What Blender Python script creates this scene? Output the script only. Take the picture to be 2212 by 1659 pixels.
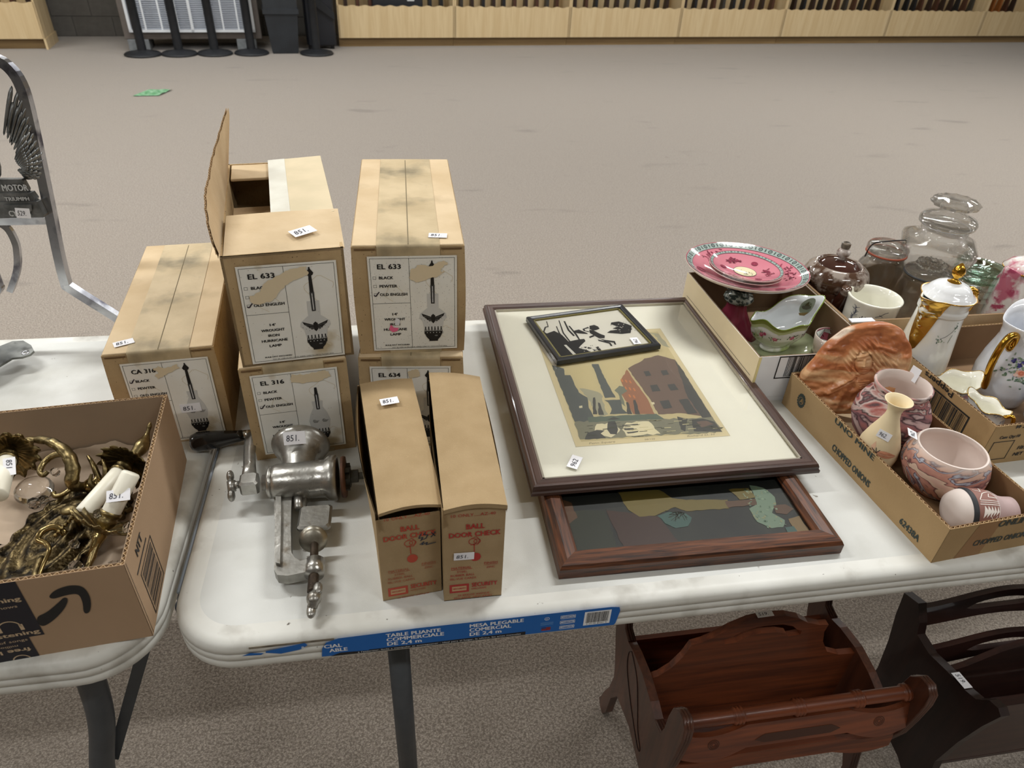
import bpy, math, random
import numpy as np
from mathutils import Vector, Matrix, noise
from mathutils.geometry import tessellate_polygon
random.seed(7)
PI = math.pi
for o in list(bpy.data.objects): bpy.data.objects.remove(o)
S = bpy.context.scene
COL = S.collection

# ------------------------------------------------------------------ camera
cam = bpy.data.cameras.new('camera')
cam.sensor_width = 36.0
cam.lens = 24.41
cam.clip_start = 0.05
cam.clip_end = 100
cam.dof.use_dof = True; cam.dof.focus_distance = 1.12; cam.dof.aperture_fstop = 9.0
camo = bpy.data.objects.new('camera', cam)
COL.objects.link(camo)
camo.matrix_world = Matrix([[0.98629, 0.055465, -0.155421, 0.300092], [-0.158954, 0.572352, -0.804454, -0.540839], [0.044337, 0.81813, 0.573322, 1.487169], [0.0, 0.0, 0.0, 1.0]])
S.camera = camo

# ------------------------------------------------------------------ world, lights, exposure
w = bpy.data.worlds.new('world')
S.world = w
w.use_nodes = True
w.node_tree.nodes['Background'].inputs[0].default_value = (0.9, 0.93, 1.0, 1)
w.node_tree.nodes['Background'].inputs[1].default_value = 0.30
S.view_settings.view_transform = 'Standard'
S.view_settings.look = 'None'
S.view_settings.gamma = 1
S.view_settings.use_curve_mapping = False
S.view_settings.exposure = 0.0
CEIL = 3.25
def tube_light(x, y, power, sx=1.2, sy=0.10):
    l = bpy.data.lights.new('ceiling_tube_light', 'AREA')
    l.shape = 'RECTANGLE'; l.size = sx; l.size_y = sy
    l.energy = power
    l.color = (0.99, 0.995, 0.985)
    o = bpy.data.objects.new('ceiling_tube_light', l)
    COL.objects.link(o)
    o.location = (x, y, CEIL - 0.09)
    o['kind'] = 'structure'
LIGHTS = []
for yy in (-1.3, 1.2, 3.6, 6.2):
    for xx in (-4.4, -1.3, 1.8, 4.9, 8.0):
        if not (yy == 3.6 and xx == 1.8): LIGHTS.append((xx, yy))
for (xx, yy) in LIGHTS:
    tube_light(xx, yy, 46 * (.42 if yy < 0 else 1))

# ------------------------------------------------------------------ helpers
def lin(c):
    return tuple((v / 255 / 12.92) if v / 255 <= 0.04045 else ((v / 255 + 0.055) / 1.055) ** 2.4 for v in c)
def tag(o, label=None, cat=None, group=None, kind=None):
    if label: o['label'] = label
    if cat: o['category'] = cat
    if group: o['group'] = group
    if kind: o['kind'] = kind
    return o
def empty(name, loc=(0, 0, 0), rz=0, label=None, cat=None, group=None, rot=None):
    o = bpy.data.objects.new(name, None)
    COL.objects.link(o)
    o.empty_display_size = 0.02
    o.location = loc
    o.rotation_euler = rot if rot else (0, 0, rz)
    return tag(o, label, cat, group)
def copy_tree(o, parent=None):
    c = o.copy(); COL.objects.link(c)
    if parent: c.parent = parent
    for ch in list(o.children): copy_tree(ch, c)
    return c

_m = {}
def nodes_of(m):
    m.use_nodes = True
    nt = m.node_tree
    return nt, nt.nodes['Principled BSDF']
def mat(name, c, c2=None, scale=20, detail=5, rough=.5, metal=0, bump=0, bscale=150, coat=0,
        stretch=(1, 1, 1), lo=.35, hi=.65, stain=None, sscale=4, slo=.55, shi=.7, trans=0, ior=1.45,
        spec=.5, dist=0, r2=None, speck=None, kscale=300, klo=.68):
    if name in _m: return _m[name]
    m = bpy.data.materials.new(name); _m[name] = m
    nt, b = nodes_of(m); N = nt.nodes; L = nt.links
    b.inputs['Base Color'].default_value = (*lin(c), 1)
    b.inputs['Roughness'].default_value = rough
    b.inputs['Metallic'].default_value = metal
    b.inputs['Specular IOR Level'].default_value = spec
    b.inputs['Coat Weight'].default_value = coat
    b.inputs['Coat Roughness'].default_value = .05
    b.inputs['IOR'].default_value = ior
    b.inputs['Transmission Weight'].default_value = trans
    if c2 is None and not bump and not stain and not speck: return m
    tc = N.new('ShaderNodeTexCoord'); mp = N.new('ShaderNodeMapping')
    mp.inputs['Scale'].default_value = stretch
    L.new(tc.outputs['Object'], mp.inputs['Vector'])
    def nz(sc, de, v=None, ds=0):
        n = N.new('ShaderNodeTexNoise')
        n.inputs['Scale'].default_value = sc; n.inputs['Detail'].default_value = de
        n.inputs['Distortion'].default_value = ds
        L.new((v or mp.outputs[0]), n.inputs['Vector'])
        return n
    def ramp(src, a, bb):
        r = N.new('ShaderNodeMapRange')
        r.inputs['From Min'].default_value = a; r.inputs['From Max'].default_value = bb
        L.new(src, r.inputs['Value']); return r.outputs[0]
    col = None
    if c2 is not None:
        n = nz(scale, detail, None, dist)
        mx = N.new('ShaderNodeMix'); mx.data_type = 'RGBA'
        L.new(ramp(n.outputs[0], lo, hi), mx.inputs[0])
        mx.inputs[6].default_value = (*lin(c), 1); mx.inputs[7].default_value = (*lin(c2), 1)
        col = mx.outputs[2]
        if r2 is not None:
            q = N.new('ShaderNodeMapRange'); L.new(n.outputs[0], q.inputs['Value'])
            q.inputs['From Min'].default_value = lo; q.inputs['From Max'].default_value = hi
            q.inputs['To Min'].default_value = rough; q.inputs['To Max'].default_value = r2
            L.new(q.outputs[0], b.inputs['Roughness'])
    for (cc, sc, a, bb) in ((stain, sscale, slo, shi), (speck, kscale, klo, klo + .04)):
        if cc is None: continue
        n = nz(sc, 6, tc.outputs['Object'])
        mx = N.new('ShaderNodeMix'); mx.data_type = 'RGBA'
        L.new(ramp(n.outputs[0], a, bb), mx.inputs[0])
        if col: L.new(col, mx.inputs[6])
        else: mx.inputs[6].default_value = (*lin(c), 1)
        mx.inputs[7].default_value = (*lin(cc), 1)
        col = mx.outputs[2]
    if col: L.new(col, b.inputs['Base Color'])
    if bump:
        n = nz(bscale, 4)
        bp = N.new('ShaderNodeBump'); bp.inputs['Strength'].default_value = bump
        bp.inputs['Distance'].default_value = .002
        L.new(n.outputs[0], bp.inputs['Height']); L.new(bp.outputs[0], b.inputs['Normal'])
    return m
def wood(name, c, c2, axis=0, rough=.35, coat=.2, scale=14, **k):
    st = [1, 1, 1]; st[axis] = .07
    return mat(name, c, c2, scale=scale * 8, rough=rough, coat=coat, stretch=tuple(st), dist=.6, **k)
def ink(c, rough=.6, metal=0):
    return mat('ink_%d_%d_%d' % tuple(c) + ('m' if metal else ''), c, rough=rough, metal=metal)

class MB:
    """collects geometry; build() links it as one mesh object"""
    def __init__(s): s.v = []; s.f = []; s.m = []; s.sm = []
    def add(s, vs, fs, mi=0, smooth=False):
        o = len(s.v); s.v += [tuple(v) for v in vs]
        for f in fs:
            s.f.append([i + o for i in f]); s.m.append(mi); s.sm.append(smooth)
        return s
    def box(s, a, b, mi=0, M=None, ch=0):
        x0, y0, z0 = a; x1, y1, z1 = b
        if ch:
            vs = []; 
            for z, k in ((z0, 1), (z0 + ch, 0), (z1 - ch, 0), (z1, 1)):
                e = ch if k else 0
                for (px, py, dx, dy) in ((x0, y0, 1, 1), (x1, y0, -1, 1), (x1, y1, -1, -1), (x0, y1, 1, -1)):
                    cx_, cy_ = px + dx * e, py + dy * e
                    if (dx * dy) > 0: vs += [(cx_, cy_ + dy * ch, z), (cx_ + dx * ch, cy_, z)]
                    else: vs += [(cx_ + dx * ch, cy_, z), (cx_, cy_ + dy * ch, z)]
            fs = [list(range(7, -1, -1)), [24 + i for i in range(8)]]
            for l in range(3):
                for i in range(8):
                    j = (i + 1) % 8
                    fs.append([l * 8 + i, l * 8 + j, l * 8 + 8 + j, l * 8 + 8 + i])
        else:
            vs = [(x0, y0, z0), (x1, y0, z0), (x1, y1, z0), (x0, y1, z0), (x0, y0, z1), (x1, y0, z1), (x1, y1, z1), (x0, y1, z1)]
            fs = [(3, 2, 1, 0), (4, 5, 6, 7), (0, 1, 5, 4), (1, 2, 6, 5), (2, 3, 7, 6), (3, 0, 4, 7)]
        if M: vs = [M @ Vector(v) for v in vs]
        return s.add(vs, fs, mi)
    def prism(s, pts, d, M=None, mi=0, smooth=False):
        """pts 2D outline in XY, extruded along +Z by d, placed by M; concave ok"""
        n = len(pts)
        ar = sum(pts[i][0] * pts[(i + 1) % n][1] - pts[(i + 1) % n][0] * pts[i][1] for i in range(n))
        if ar < 0: pts = pts[::-1]
        vs = [(p[0], p[1], 0) for p in pts] + [(p[0], p[1], d) for p in pts]
        t = tessellate_polygon([[Vector((p[0], p[1], 0)) for p in pts]])
        fs = []
        for a, b, c in t:
            A, B, Cc = pts[a], pts[b], pts[c]
            cr = (B[0] - A[0]) * (Cc[1] - A[1]) - (B[1] - A[1]) * (Cc[0] - A[0])
            if cr < 0: a, b, c = c, b, a
            fs.append((a + n, b + n, c + n)); fs.append((c, b, a))
        if M: vs = [M @ Vector(v) for v in vs]
        s.add(vs, fs, mi)
        o = len(s.v) - 2 * n
        for i in range(n):
            j = (i + 1) % n
            s.f.append([o + i, o + j, o + n + j, o + n + i]); s.m.append(mi); s.sm.append(smooth)
        return s
    def lathe(s, prof, seg=40, c=(0, 0, 0), M=None, mi=0, sx=1, sy=1, fn=None, smooth=True, a0=0, a1=2 * PI):
        vs = []; n = len(prof); full = abs(a1 - a0 - 2 * PI) < 1e-6
        cnt = seg if full else seg + 1
        for k in range(cnt):
            a = a0 + (a1 - a0) * k / seg
            for (r, z) in prof:
                rr = max(r, 1e-5)
                p = Vector((c[0] + rr * math.cos(a) * sx, c[1] + rr * math.sin(a) * sy, c[2] + z))
                if fn: p = fn(p, a, r, z)
                vs.append(M @ p if M else p)
        fs = []
        for k in range(seg):
            k2 = (k + 1) % cnt
            for i in range(n - 1):
                fs.append((k * n + i, k2 * n + i, k2 * n + i + 1, k * n + i + 1))
        return s.add(vs, fs, mi, smooth)
    def tube(s, path, r, seg=10, mi=0, cap=True, flat=None, up=None):
        P = [Vector(p) for p in path]; n = len(P)
        R = r if isinstance(r, (list, tuple)) else [r] * n
        vs = []; u = None
        for i in range(n):
            t = (P[min(i + 1, n - 1)] - P[max(i - 1, 0)]).normalized()
            if u is None:
                u = Vector(up) if up else (Vector((0, 0, 1)) if abs(t.z) < .9 else Vector((1, 0, 0)))
            u = (u - t * u.dot(t)).normalized(); b = t.cross(u)
            for k in range(seg):
                a = 2 * PI * (k + (.5 if seg == 4 else 0)) / seg
                e = (flat or 1)
                vs.append(P[i] + u * math.cos(a) * R[i] + b * math.sin(a) * R[i] * e)
        fs = []
        for i in range(n - 1):
            for k in range(seg):
                k2 = (k + 1) % seg
                fs.append((i * seg + k, i * seg + k2, (i + 1) * seg + k2, (i + 1) * seg + k))
        if cap: fs += [list(range(seg))[::-1], [(n - 1) * seg + k for k in range(seg)]]
        return s.add(vs, fs, mi, seg > 4)
    def ball(s, c, r, seg=12, mi=0, sc=(1, 1, 1), M=None):
        pr = [(math.sin(PI * i / 8) * 1.0, -math.cos(PI * i / 8)) for i in range(9)]
        vs = []; 
        T = Matrix.Translation(c) @ (M if M else Matrix()) @ Matrix.Diagonal((r * sc[0], r * sc[1], r * sc[2], 1))
        return s.lathe(pr, seg, M=T, mi=mi)
    def grid(s, fn, nu, nv, mi=0, smooth=True, thick=None):
        vs = [fn(i / nu, j / nv) for j in range(nv + 1) for i in range(nu + 1)]
        fs = [(j * (nu + 1) + i, j * (nu + 1) + i + 1, (j + 1) * (nu + 1) + i + 1, (j + 1) * (nu + 1) + i) for j in range(nv) for i in range(nu)]
        return s.add(vs, fs, mi, smooth)
    def build(s, name, mats, parent=None, loc=None, rz=0, rot=None, **t):
        me = bpy.data.meshes.new(name)
        me.from_pydata(s.v, [], s.f)
        if not isinstance(mats, (list, tuple)): mats = [mats]
        for m in mats: me.materials.append(m)
        me.polygons.foreach_set('material_index', s.m)
        me.polygons.foreach_set('use_smooth', s.sm)
        me.update()
        o = bpy.data.objects.new(name, me); COL.objects.link(o)
        if parent: o.parent = parent
        if loc: o.location = loc
        o.rotation_euler = rot if rot else (0, 0, rz)
        tag(o, t.get('label'), t.get('cat'), t.get('group'), t.get('kind'))
        return o
def frame_M(o, u, v):
    u = Vector(u).normalized(); v = Vector(v).normalized(); n = u.cross(v)
    M = Matrix.Identity(4)
    for i in range(3): M[i][0] = u[i]; M[i][1] = v[i]; M[i][2] = n[i]; M[i][3] = o[i]
    return M
def RX(a): return Matrix.Rotation(a, 4, 'X')
def RY(a): return Matrix.Rotation(a, 4, 'Y')
def RZ(a): return Matrix.Rotation(a, 4, 'Z')
def T(x, y, z): return Matrix.Translation((x, y, z))

def sm_path(P, n=6):
    P = [Vector(q) for q in P]; out = []
    for i in range(len(P) - 1):
        p0 = P[max(i - 1, 0)]; p1 = P[i]; p2 = P[i + 1]; p3 = P[min(i + 2, len(P) - 1)]
        for k in range(n):
            t_ = k / n
            out.append(.5 * ((2 * p1) + (-p0 + p2) * t_ + (2 * p0 - 5 * p1 + 4 * p2 - p3) * t_ ** 2 + (-p0 + 3 * p1 - 3 * p2 + p3) * t_ ** 3))
    out.append(P[-1]); return out

# glyph cache: letters become flat meshes once, laid out later by hand
CH = "ABCDEFGHIJKLMNOPQRSTUVWXYZabcdefghijklmnopqrstuvwxyz0123456789.,-'/:&|+é°"
GL = {}
def _glyphs():
    tmp = []
    for bold in (0, 1):
        for s_, key in [('H', 'cap'), ('HH', 'hh')] + [(c, c) for c in CH] + [('H' + c + 'H', '_' + c) for c in CH]:
            cu = bpy.data.curves.new('t', 'FONT'); cu.body = s_; cu.resolution_u = 2
            cu.offset = 0.0
            o = bpy.data.objects.new('t', cu); COL.objects.link(o); tmp.append((bold, key, o))
    dg = bpy.context.evaluated_depsgraph_get(); dg.update()
    for bold, key, o in tmp:
        me = o.evaluated_get(dg).to_mesh()
        vs = [tuple(v.co) for v in me.vertices]; fs = [tuple(p.vertices) for p in me.polygons]
        GL[(bold, key)] = (vs, fs)
        o.evaluated_get(dg).to_mesh_clear()
    for _, _, o in tmp:
        cu = o.data; bpy.data.objects.remove(o); bpy.data.curves.remove(cu)
_glyphs()
def _mx(k): return max([v[0] for v in GL[k][0]] or [0])
CAP = max(v[1] for v in GL[(0, 'cap')][0])

def resample(P, n=5):
    o = []
    for a, b in zip(P[:-1], P[1:]):
        for k in range(n): o.append((a[0] + (b[0] - a[0]) * k / n, a[1] + (b[1] - a[1]) * k / n))
    return o + [P[-1]]
def chaikin(P, n=2):
    for _ in range(n):
        o = []
        for i in range(len(P)):
            a, b = P[i], P[(i + 1) % len(P)]
            o += [(a[0] * .75 + b[0] * .25, a[1] * .75 + b[1] * .25), (a[0] * .25 + b[0] * .75, a[1] * .25 + b[1] * .75)]
        P = o
    return P
class Print:
    """flat ink on a flat or mapped surface; units mm, u right, v up"""
    def __init__(s): s.items = []
    def poly(s, pts, c, l=1, metal=0): s.items.append((pts, None, c, l, metal)); return s
    def rect(s, x0, y0, x1, y1, c, l=1): return s.poly([(x0, y0), (x1, y0), (x1, y1), (x0, y1)], c, l)
    def frame(s, x0, y0, x1, y1, w, c, l=2):
        s.rect(x0, y0, x1, y0 + w, c, l); s.rect(x0, y1 - w, x1, y1, c, l)
        s.rect(x0, y0, x0 + w, y1, c, l); return s.rect(x1 - w, y0, x1, y1, c, l)
    def line(s, pts, w, c, l=2):
        for a, b in zip(pts[:-1], pts[1:]):
            dx, dy = b[0] - a[0], b[1] - a[1]; d = math.hypot(dx, dy) or 1
            nx, ny = -dy / d * w / 2, dx / d * w / 2
            s.poly([(a[0] + nx, a[1] + ny), (a[0] - nx, a[1] - ny), (b[0] - nx, b[1] - ny), (b[0] + nx, b[1] + ny)], c, l)
        return s
    def disc(s, x, y, rx, ry, c, l=2, n=14, rot=0):
        return s.poly([(x + rx * math.cos(2 * PI * i / n) * math.cos(rot) - ry * math.sin(2 * PI * i / n) * math.sin(rot),
                        y + rx * math.cos(2 * PI * i / n) * math.sin(rot) + ry * math.sin(2 * PI * i / n) * math.cos(rot)) for i in range(n)], c, l)
    def ring(s, x, y, r, w, c, l=2, n=18, a0=0, a1=2 * PI):
        P = [(x + r * math.cos(a0 + (a1 - a0) * i / n), y + r * math.sin(a0 + (a1 - a0) * i / n)) for i in range(n + 1)]
        return s.line(P, w, c, l)
    def text(s, t, x, y, h, c=(25, 23, 22), width=None, al='l', bold=0, shear=0, l=3, rot=0, sp=1.0):
        sc = h / CAP; adv = []
        for ch in t:
            if ch == ' ': adv.append(.32)
            else: adv.append((_mx((bold, '_' + ch)) - _mx((bold, 'hh'))) * sp)
        tot = sum(adv) * sc
        kx = (width / tot) if (width and tot) else 1
        x0 = -(tot * kx) * {'l': 0, 'c': .5, 'r': 1}[al]
        cr, sr = math.cos(rot), math.sin(rot); pen = 0
        for ch, a in zip(t, adv):
            if ch != ' ':
                vs, fs = GL[(bold, ch)]
                P = []
                for v in vs:
                    px = x0 + (pen + v[0]) * sc * kx + v[1] * sc * shear; py = v[1] * sc
                    P.append((x + px * cr - py * sr, y + px * sr + py * cr))
                s.items.append((P, fs, c, l, 0))
                if bold:
                    for q_ in (.30, .62): s.items.append(([(a_[0] + q_ * .16 * h * cr * (kx ** .5), a_[1] + q_ * .16 * h * sr) for a_ in P], fs, c, l + q_, 0))
                    s.items.append(([(a_[0] - .03 * h * sr, a_[1] + .05 * h * cr) for a_ in P], fs, c, l + .9, 0))
            pen += a
        return s
    def bars(s, x0, y0, x1, y1, c=(20, 20, 20), l=3, seed=1):
        R = random.Random(seed); x = x0
        while x < x1:
            w_ = R.choice((.6, .6, 1.2, 1.8)) * (x1 - x0) / 70
            s.rect(x, y0, min(x + w_, x1), y1, c, l); x += w_ + R.choice((.7, .7, 1.4)) * (x1 - x0) / 70
        return s
    def build(s, name, parent, M=None, fmap=None, sub=0, eps=.00012, base=.0002, rough=.6, **t):
        mb = MB(); keys = []
        for pts, fs, c, l, metal in s.items:
            k = (tuple(c), metal)
            if k not in keys: keys.append(k)
            mi = keys.index(k)
            if fs is None:
                tr = tessellate_polygon([[Vector((p[0], p[1], 0)) for p in pts]])
                fs = []
                for a, b, d in tr:
                    A, B, D = pts[a], pts[b], pts[d]
                    cr = (B[0] - A[0]) * (D[1] - A[1]) - (B[1] - A[1]) * (D[0] - A[0])
                    fs.append((a, b, d) if cr > 0 else (d, b, a))
            P = [tuple(p) for p in pts]
            if sub:
                P = list(P); fl = [list(f) for f in fs]; out = []
                for f in fl:
                    if len(f) == 4: out += [[f[0], f[1], f[2]], [f[0], f[2], f[3]]]
                    elif len(f) == 3: out.append(f)
                    else:
                        for i in range(1, len(f) - 1): out.append([f[0], f[i], f[i + 1]])
                for _ in range(5):
                    nx = []; big = False
                    for f in out:
                        e = [math.dist(P[f[i]], P[f[(i + 1) % 3]]) for i in range(3)]
                        j = e.index(max(e))
                        if e[j] > sub:
                            a, b, d = f[j], f[(j + 1) % 3], f[(j + 2) % 3]
                            P.append(((P[a][0] + P[b][0]) / 2, (P[a][1] + P[b][1]) / 2)); m_ = len(P) - 1
                            nx += [[a, m_, d], [m_, b, d]]; big = True
                        else: nx.append(f)
                    out = nx
                    if not big: break
                fs = out
            off = base + eps * l
            if fmap: vs = [fmap(p[0], p[1], off) for p in P]
            else: vs = [M @ Vector((p[0] * .001, p[1] * .001, off)) for p in P]
            mb.add(vs, fs, mi, bool(fmap))
        return mb.build(name, [ink(k[0], rough if not k[1] else .25, k[1]) for k in keys], parent, **t)

def sticker(parent, M, txt='851.', w_=34, h_=20, dx=3, flip=0, name='price_sticker'):
    """small white hand-numbered paper tag; M = frame at the tag's lower left corner"""
    mb = MB(); mb.box((0, 0, .0002), (w_ / 1000, h_ / 1000, .0006), M=M)
    o = mb.build(name, ink((240, 240, 244)), parent, label='white paper tag numbered ' + txt.rstrip('.'))
    p = Print(); p.text(txt, w_ * .1, h_ * .26, h_ * .48, (55, 55, 66), shear=.12, width=w_ * .62)
    p.build('lettering', o, M, base=.00065)
    return o

# ------------------------------------------------------------------ materials
KRAFT = mat('kraft_cardboard', (198, 174, 140), (180, 154, 120), scale=9, rough=.85, bump=.25, bscale=260, stain=(150, 122, 88), sscale=5, slo=.56, shi=.8, spec=.2)
KRAFT_TOP = mat('old_carton_top', (216, 194, 160), (200, 176, 140), scale=11, rough=.85, bump=.5, bscale=60, stain=(158, 140, 110), sscale=7, slo=.55, shi=.8, spec=.2, speck=(110, 85, 60), kscale=240, klo=.76)
KRAFT_OLD = mat('old_carton', (192, 166, 126), (166, 140, 102), scale=10, rough=.85, bump=.5, bscale=90, stain=(128, 104, 72), sscale=6, slo=.5, shi=.75, spec=.2, speck=(70, 52, 36), kscale=380, klo=.655)
TAPE = mat('old_paper_tape', (206, 186, 150), (186, 166, 130), scale=16, rough=.6, bump=.35, bscale=90, stain=(136, 124, 98), sscale=14, slo=.52, shi=.72)
CHIP = mat('chipboard', (174, 150, 114), (166, 142, 106), scale=30, rough=.8, bump=.15, bscale=500, spec=.25, speck=(200, 170, 130), kscale=900, klo=.66)
SHIPB = mat('shipping_cardboard', (176, 148, 120), (168, 141, 113), scale=6, rough=.85, bump=.1, bscale=300, spec=.2, speck=(210, 185, 150), kscale=500, klo=.72)
FLUTE = mat('corrugated_edge', (205, 175, 135), rough=.9)
PRODB = mat('produce_cardboard', (176, 148, 108), (166, 138, 99), scale=7, rough=.85, bump=.12, bscale=260, spec=.2)
DARKIN = mat('box_shadow_lining', (150, 118, 82), (135, 104, 70), scale=8, rough=.9)
PLASTIC = mat('table_plastic', (219, 220, 216), (204, 205, 200), scale=5, rough=.42, bump=.12, bscale=700, stain=(176, 174, 164), sscale=5.5, slo=.50, shi=.80, speck=(132, 126, 114), kscale=60, klo=.72)
EDGEPL = mat('table_edge_plastic', (228, 228, 222), (212, 211, 203), scale=9, rough=.45, stain=(150, 144, 132), sscale=14, slo=.54, shi=.8, speck=(95, 88, 78), kscale=110, klo=.72)
STEELG = mat('grey_painted_steel', (74, 78, 82), (66, 70, 74), scale=30, rough=.45, metal=.0, bump=.05)
BLACKP = mat('black_plastic', (32, 34, 37), (38, 40, 44), scale=20, rough=.5)
CHAR = mat('charcoal_plastic', (46, 50, 55), (40, 43, 47), scale=8, rough=.5)
MAPLE = wood('maple_veneer', (226, 203, 160), (214, 188, 143), axis=2, rough=.4, scale=3)
MAPLED = wood('maple_kick', (150, 124, 84), (136, 110, 72), axis=0, rough=.5, scale=3)
GOLD = mat('gilt', (218, 170, 70), (190, 140, 50), scale=30, rough=.16, metal=1)
PORC = mat('white_porcelain', (238, 240, 242), rough=.08, coat=.6)
CREAMP = mat('cream_porcelain', (238, 236, 222), rough=.1, coat=.5)
ZINC = mat('tarnished_metal', (184, 182, 176), (138, 136, 130), scale=26, rough=.25, r2=.45, metal=.9, bump=.25, bscale=120, stain=(96, 84, 66), sscale=35, slo=.6, shi=.75)

# ------------------------------------------------------------------ the room
def carpet():
    m = bpy.data.materials.new('carpet'); nt, b = nodes_of(m); N = nt.nodes; L = nt.links
    tc = N.new('ShaderNodeTexCoord')
    def nz(sc, de, dist=0, v=None):
        n = N.new('ShaderNodeTexNoise'); n.inputs['Scale'].default_value = sc; n.inputs['Detail'].default_value = de
        n.inputs['Distortion'].default_value = dist
        L.new(v or tc.outputs['Object'], n.inputs['Vector']); return n
    def mr(src, a, bb, c=0, d=1):
        r = N.new('ShaderNodeMapRange'); L.new(src, r.inputs['Value'])
        r.inputs['From Min'].default_value = a; r.inputs['From Max'].default_value = bb
        r.inputs['To Min'].default_value = c; r.inputs['To Max'].default_value = d
        return r.outputs[0]
    def mix(f, A, B):
        x = N.new('ShaderNodeMix'); x.data_type = 'RGBA'; L.new(f, x.inputs[0])
        for s_, i in ((A, 6), (B, 7)):
            if isinstance(s_, tuple): x.inputs[i].default_value = (*lin(s_), 1)
            else: L.new(s_, x.inputs[i])
        return x.outputs[2]
    mp = N.new('ShaderNodeMapping'); mp.inputs['Scale'].default_value = (1, 1.5, 1); L.new(tc.outputs['Object'], mp.inputs['Vector'])
    a = mix(mr(nz(260, 3, .3, mp.outputs[0]).outputs[0], .36, .64), (124, 114, 104), (184, 173, 160))
    c = mix(mr(nz(170, 2).outputs[0], .38, .56), (120, 110, 100), a)
    d = mix(mr(nz(480, 2).outputs[0], .60, .72), c, (204, 194, 184))
    e = mix(mr(nz(1.3, 4).outputs[0], .3, .75, 0, .22), d, (150, 138, 124))
    st = N.new('ShaderNodeMapping'); st.inputs['Scale'].default_value = (.5, 1.8, 1); st.inputs['Rotation'].default_value = (0, 0, .35)
    L.new(tc.outputs['Object'], st.inputs['Vector'])
    f = mix(mr(nz(3.1, 5, .4, st.outputs[0]).outputs[0], .64, .72, 0, .42), e, (96, 88, 80))
    g = mix(mr(nz(9, 3).outputs[0], .73, .76, 0, .35), f, (100, 84, 72))
    L.new(g, b.inputs['Base Color'])
    b.inputs['Roughness'].default_value = .95; b.inputs['Specular IOR Level'].default_value = .1
    b.inputs['Sheen Weight'].default_value = .4
    bp = N.new('ShaderNodeBump'); bp.inputs['Strength'].default_value = .5; bp.inputs['Distance'].default_value = .004
    L.new(nz(260, 3).outputs[0], bp.inputs['Height']); L.new(bp.outputs[0], b.inputs['Normal'])
    return m
MB().box((-9, -7, -.05), (16, 12.5, 0)).build('floor', carpet(), kind='structure')
CEILM = mat('ceiling_tile', (225, 224, 218), (215, 214, 208), scale=60, rough=.9)
MB().box((-9, -7, CEIL), (16, 12.5, CEIL + .1)).build('ceiling', CEILM, kind='structure')
WALLM = mat('painted_wall', (196, 190, 180), (190, 184, 174), scale=3, rough=.8)
MB().box((-9.1, -7, 0), (-9, 12.5, CEIL)).build('wall_left', WALLM, kind='structure')
MB().box((16, -7, 0), (16.1, 12.5, CEIL)).build('wall_right', WALLM, kind='structure')
MB().box((-9.1, -7.1, 0), (16.1, -7, CEIL)).build('wall_front', WALLM, kind='structure')
YW = math.radians(8.35)
U0 = Vector((-.188, 8.325, 0)); UD = Vector((math.cos(YW), math.sin(YW), 0)); UN = Vector((-math.sin(YW), math.cos(YW), 0))
def bw(u, n, z=0): return U0 + UD * u + UN * n + Vector((0, 0, z))
MORT = mat('block_mortar', (92, 90, 86), rough=.9)
wb = MB().box((-8.5, 0, 0), (17, .12, CEIL)).build('wall_back', MORT, loc=bw(0, .80), rz=YW, kind='structure')
BLK = mat('painted_block', (104, 101, 96), (96, 93, 88), scale=14, rough=.8, bump=.3, bscale=90)
def brickmesh():
    mb = MB(); mb.box((.003, -.006, .003), (.397, .004, .197), ch=.003); return mb
b0 = brickmesh().build('brick', BLK, wb, loc=(-3.6, 0, 0))
for r in range(7):
    for k in range(9):
        if r == 0 and k == 0: continue
        b = b0.copy(); COL.objects.link(b); b.location = (-3.6 + k * .4 + (.2 if r % 2 else 0), 0, r * .2)

# fluorescent fittings over the hall (above the frame)
WHITEM = mat('fitting_white', (235, 235, 230), rough=.5)
for (xx, yy) in LIGHTS:
    MB().box((-.65, -.12, -.075), (.65, .12, 0)).build('trim_light_fitting', WHITEM, loc=(xx, yy, CEIL), kind='structure')

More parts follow.
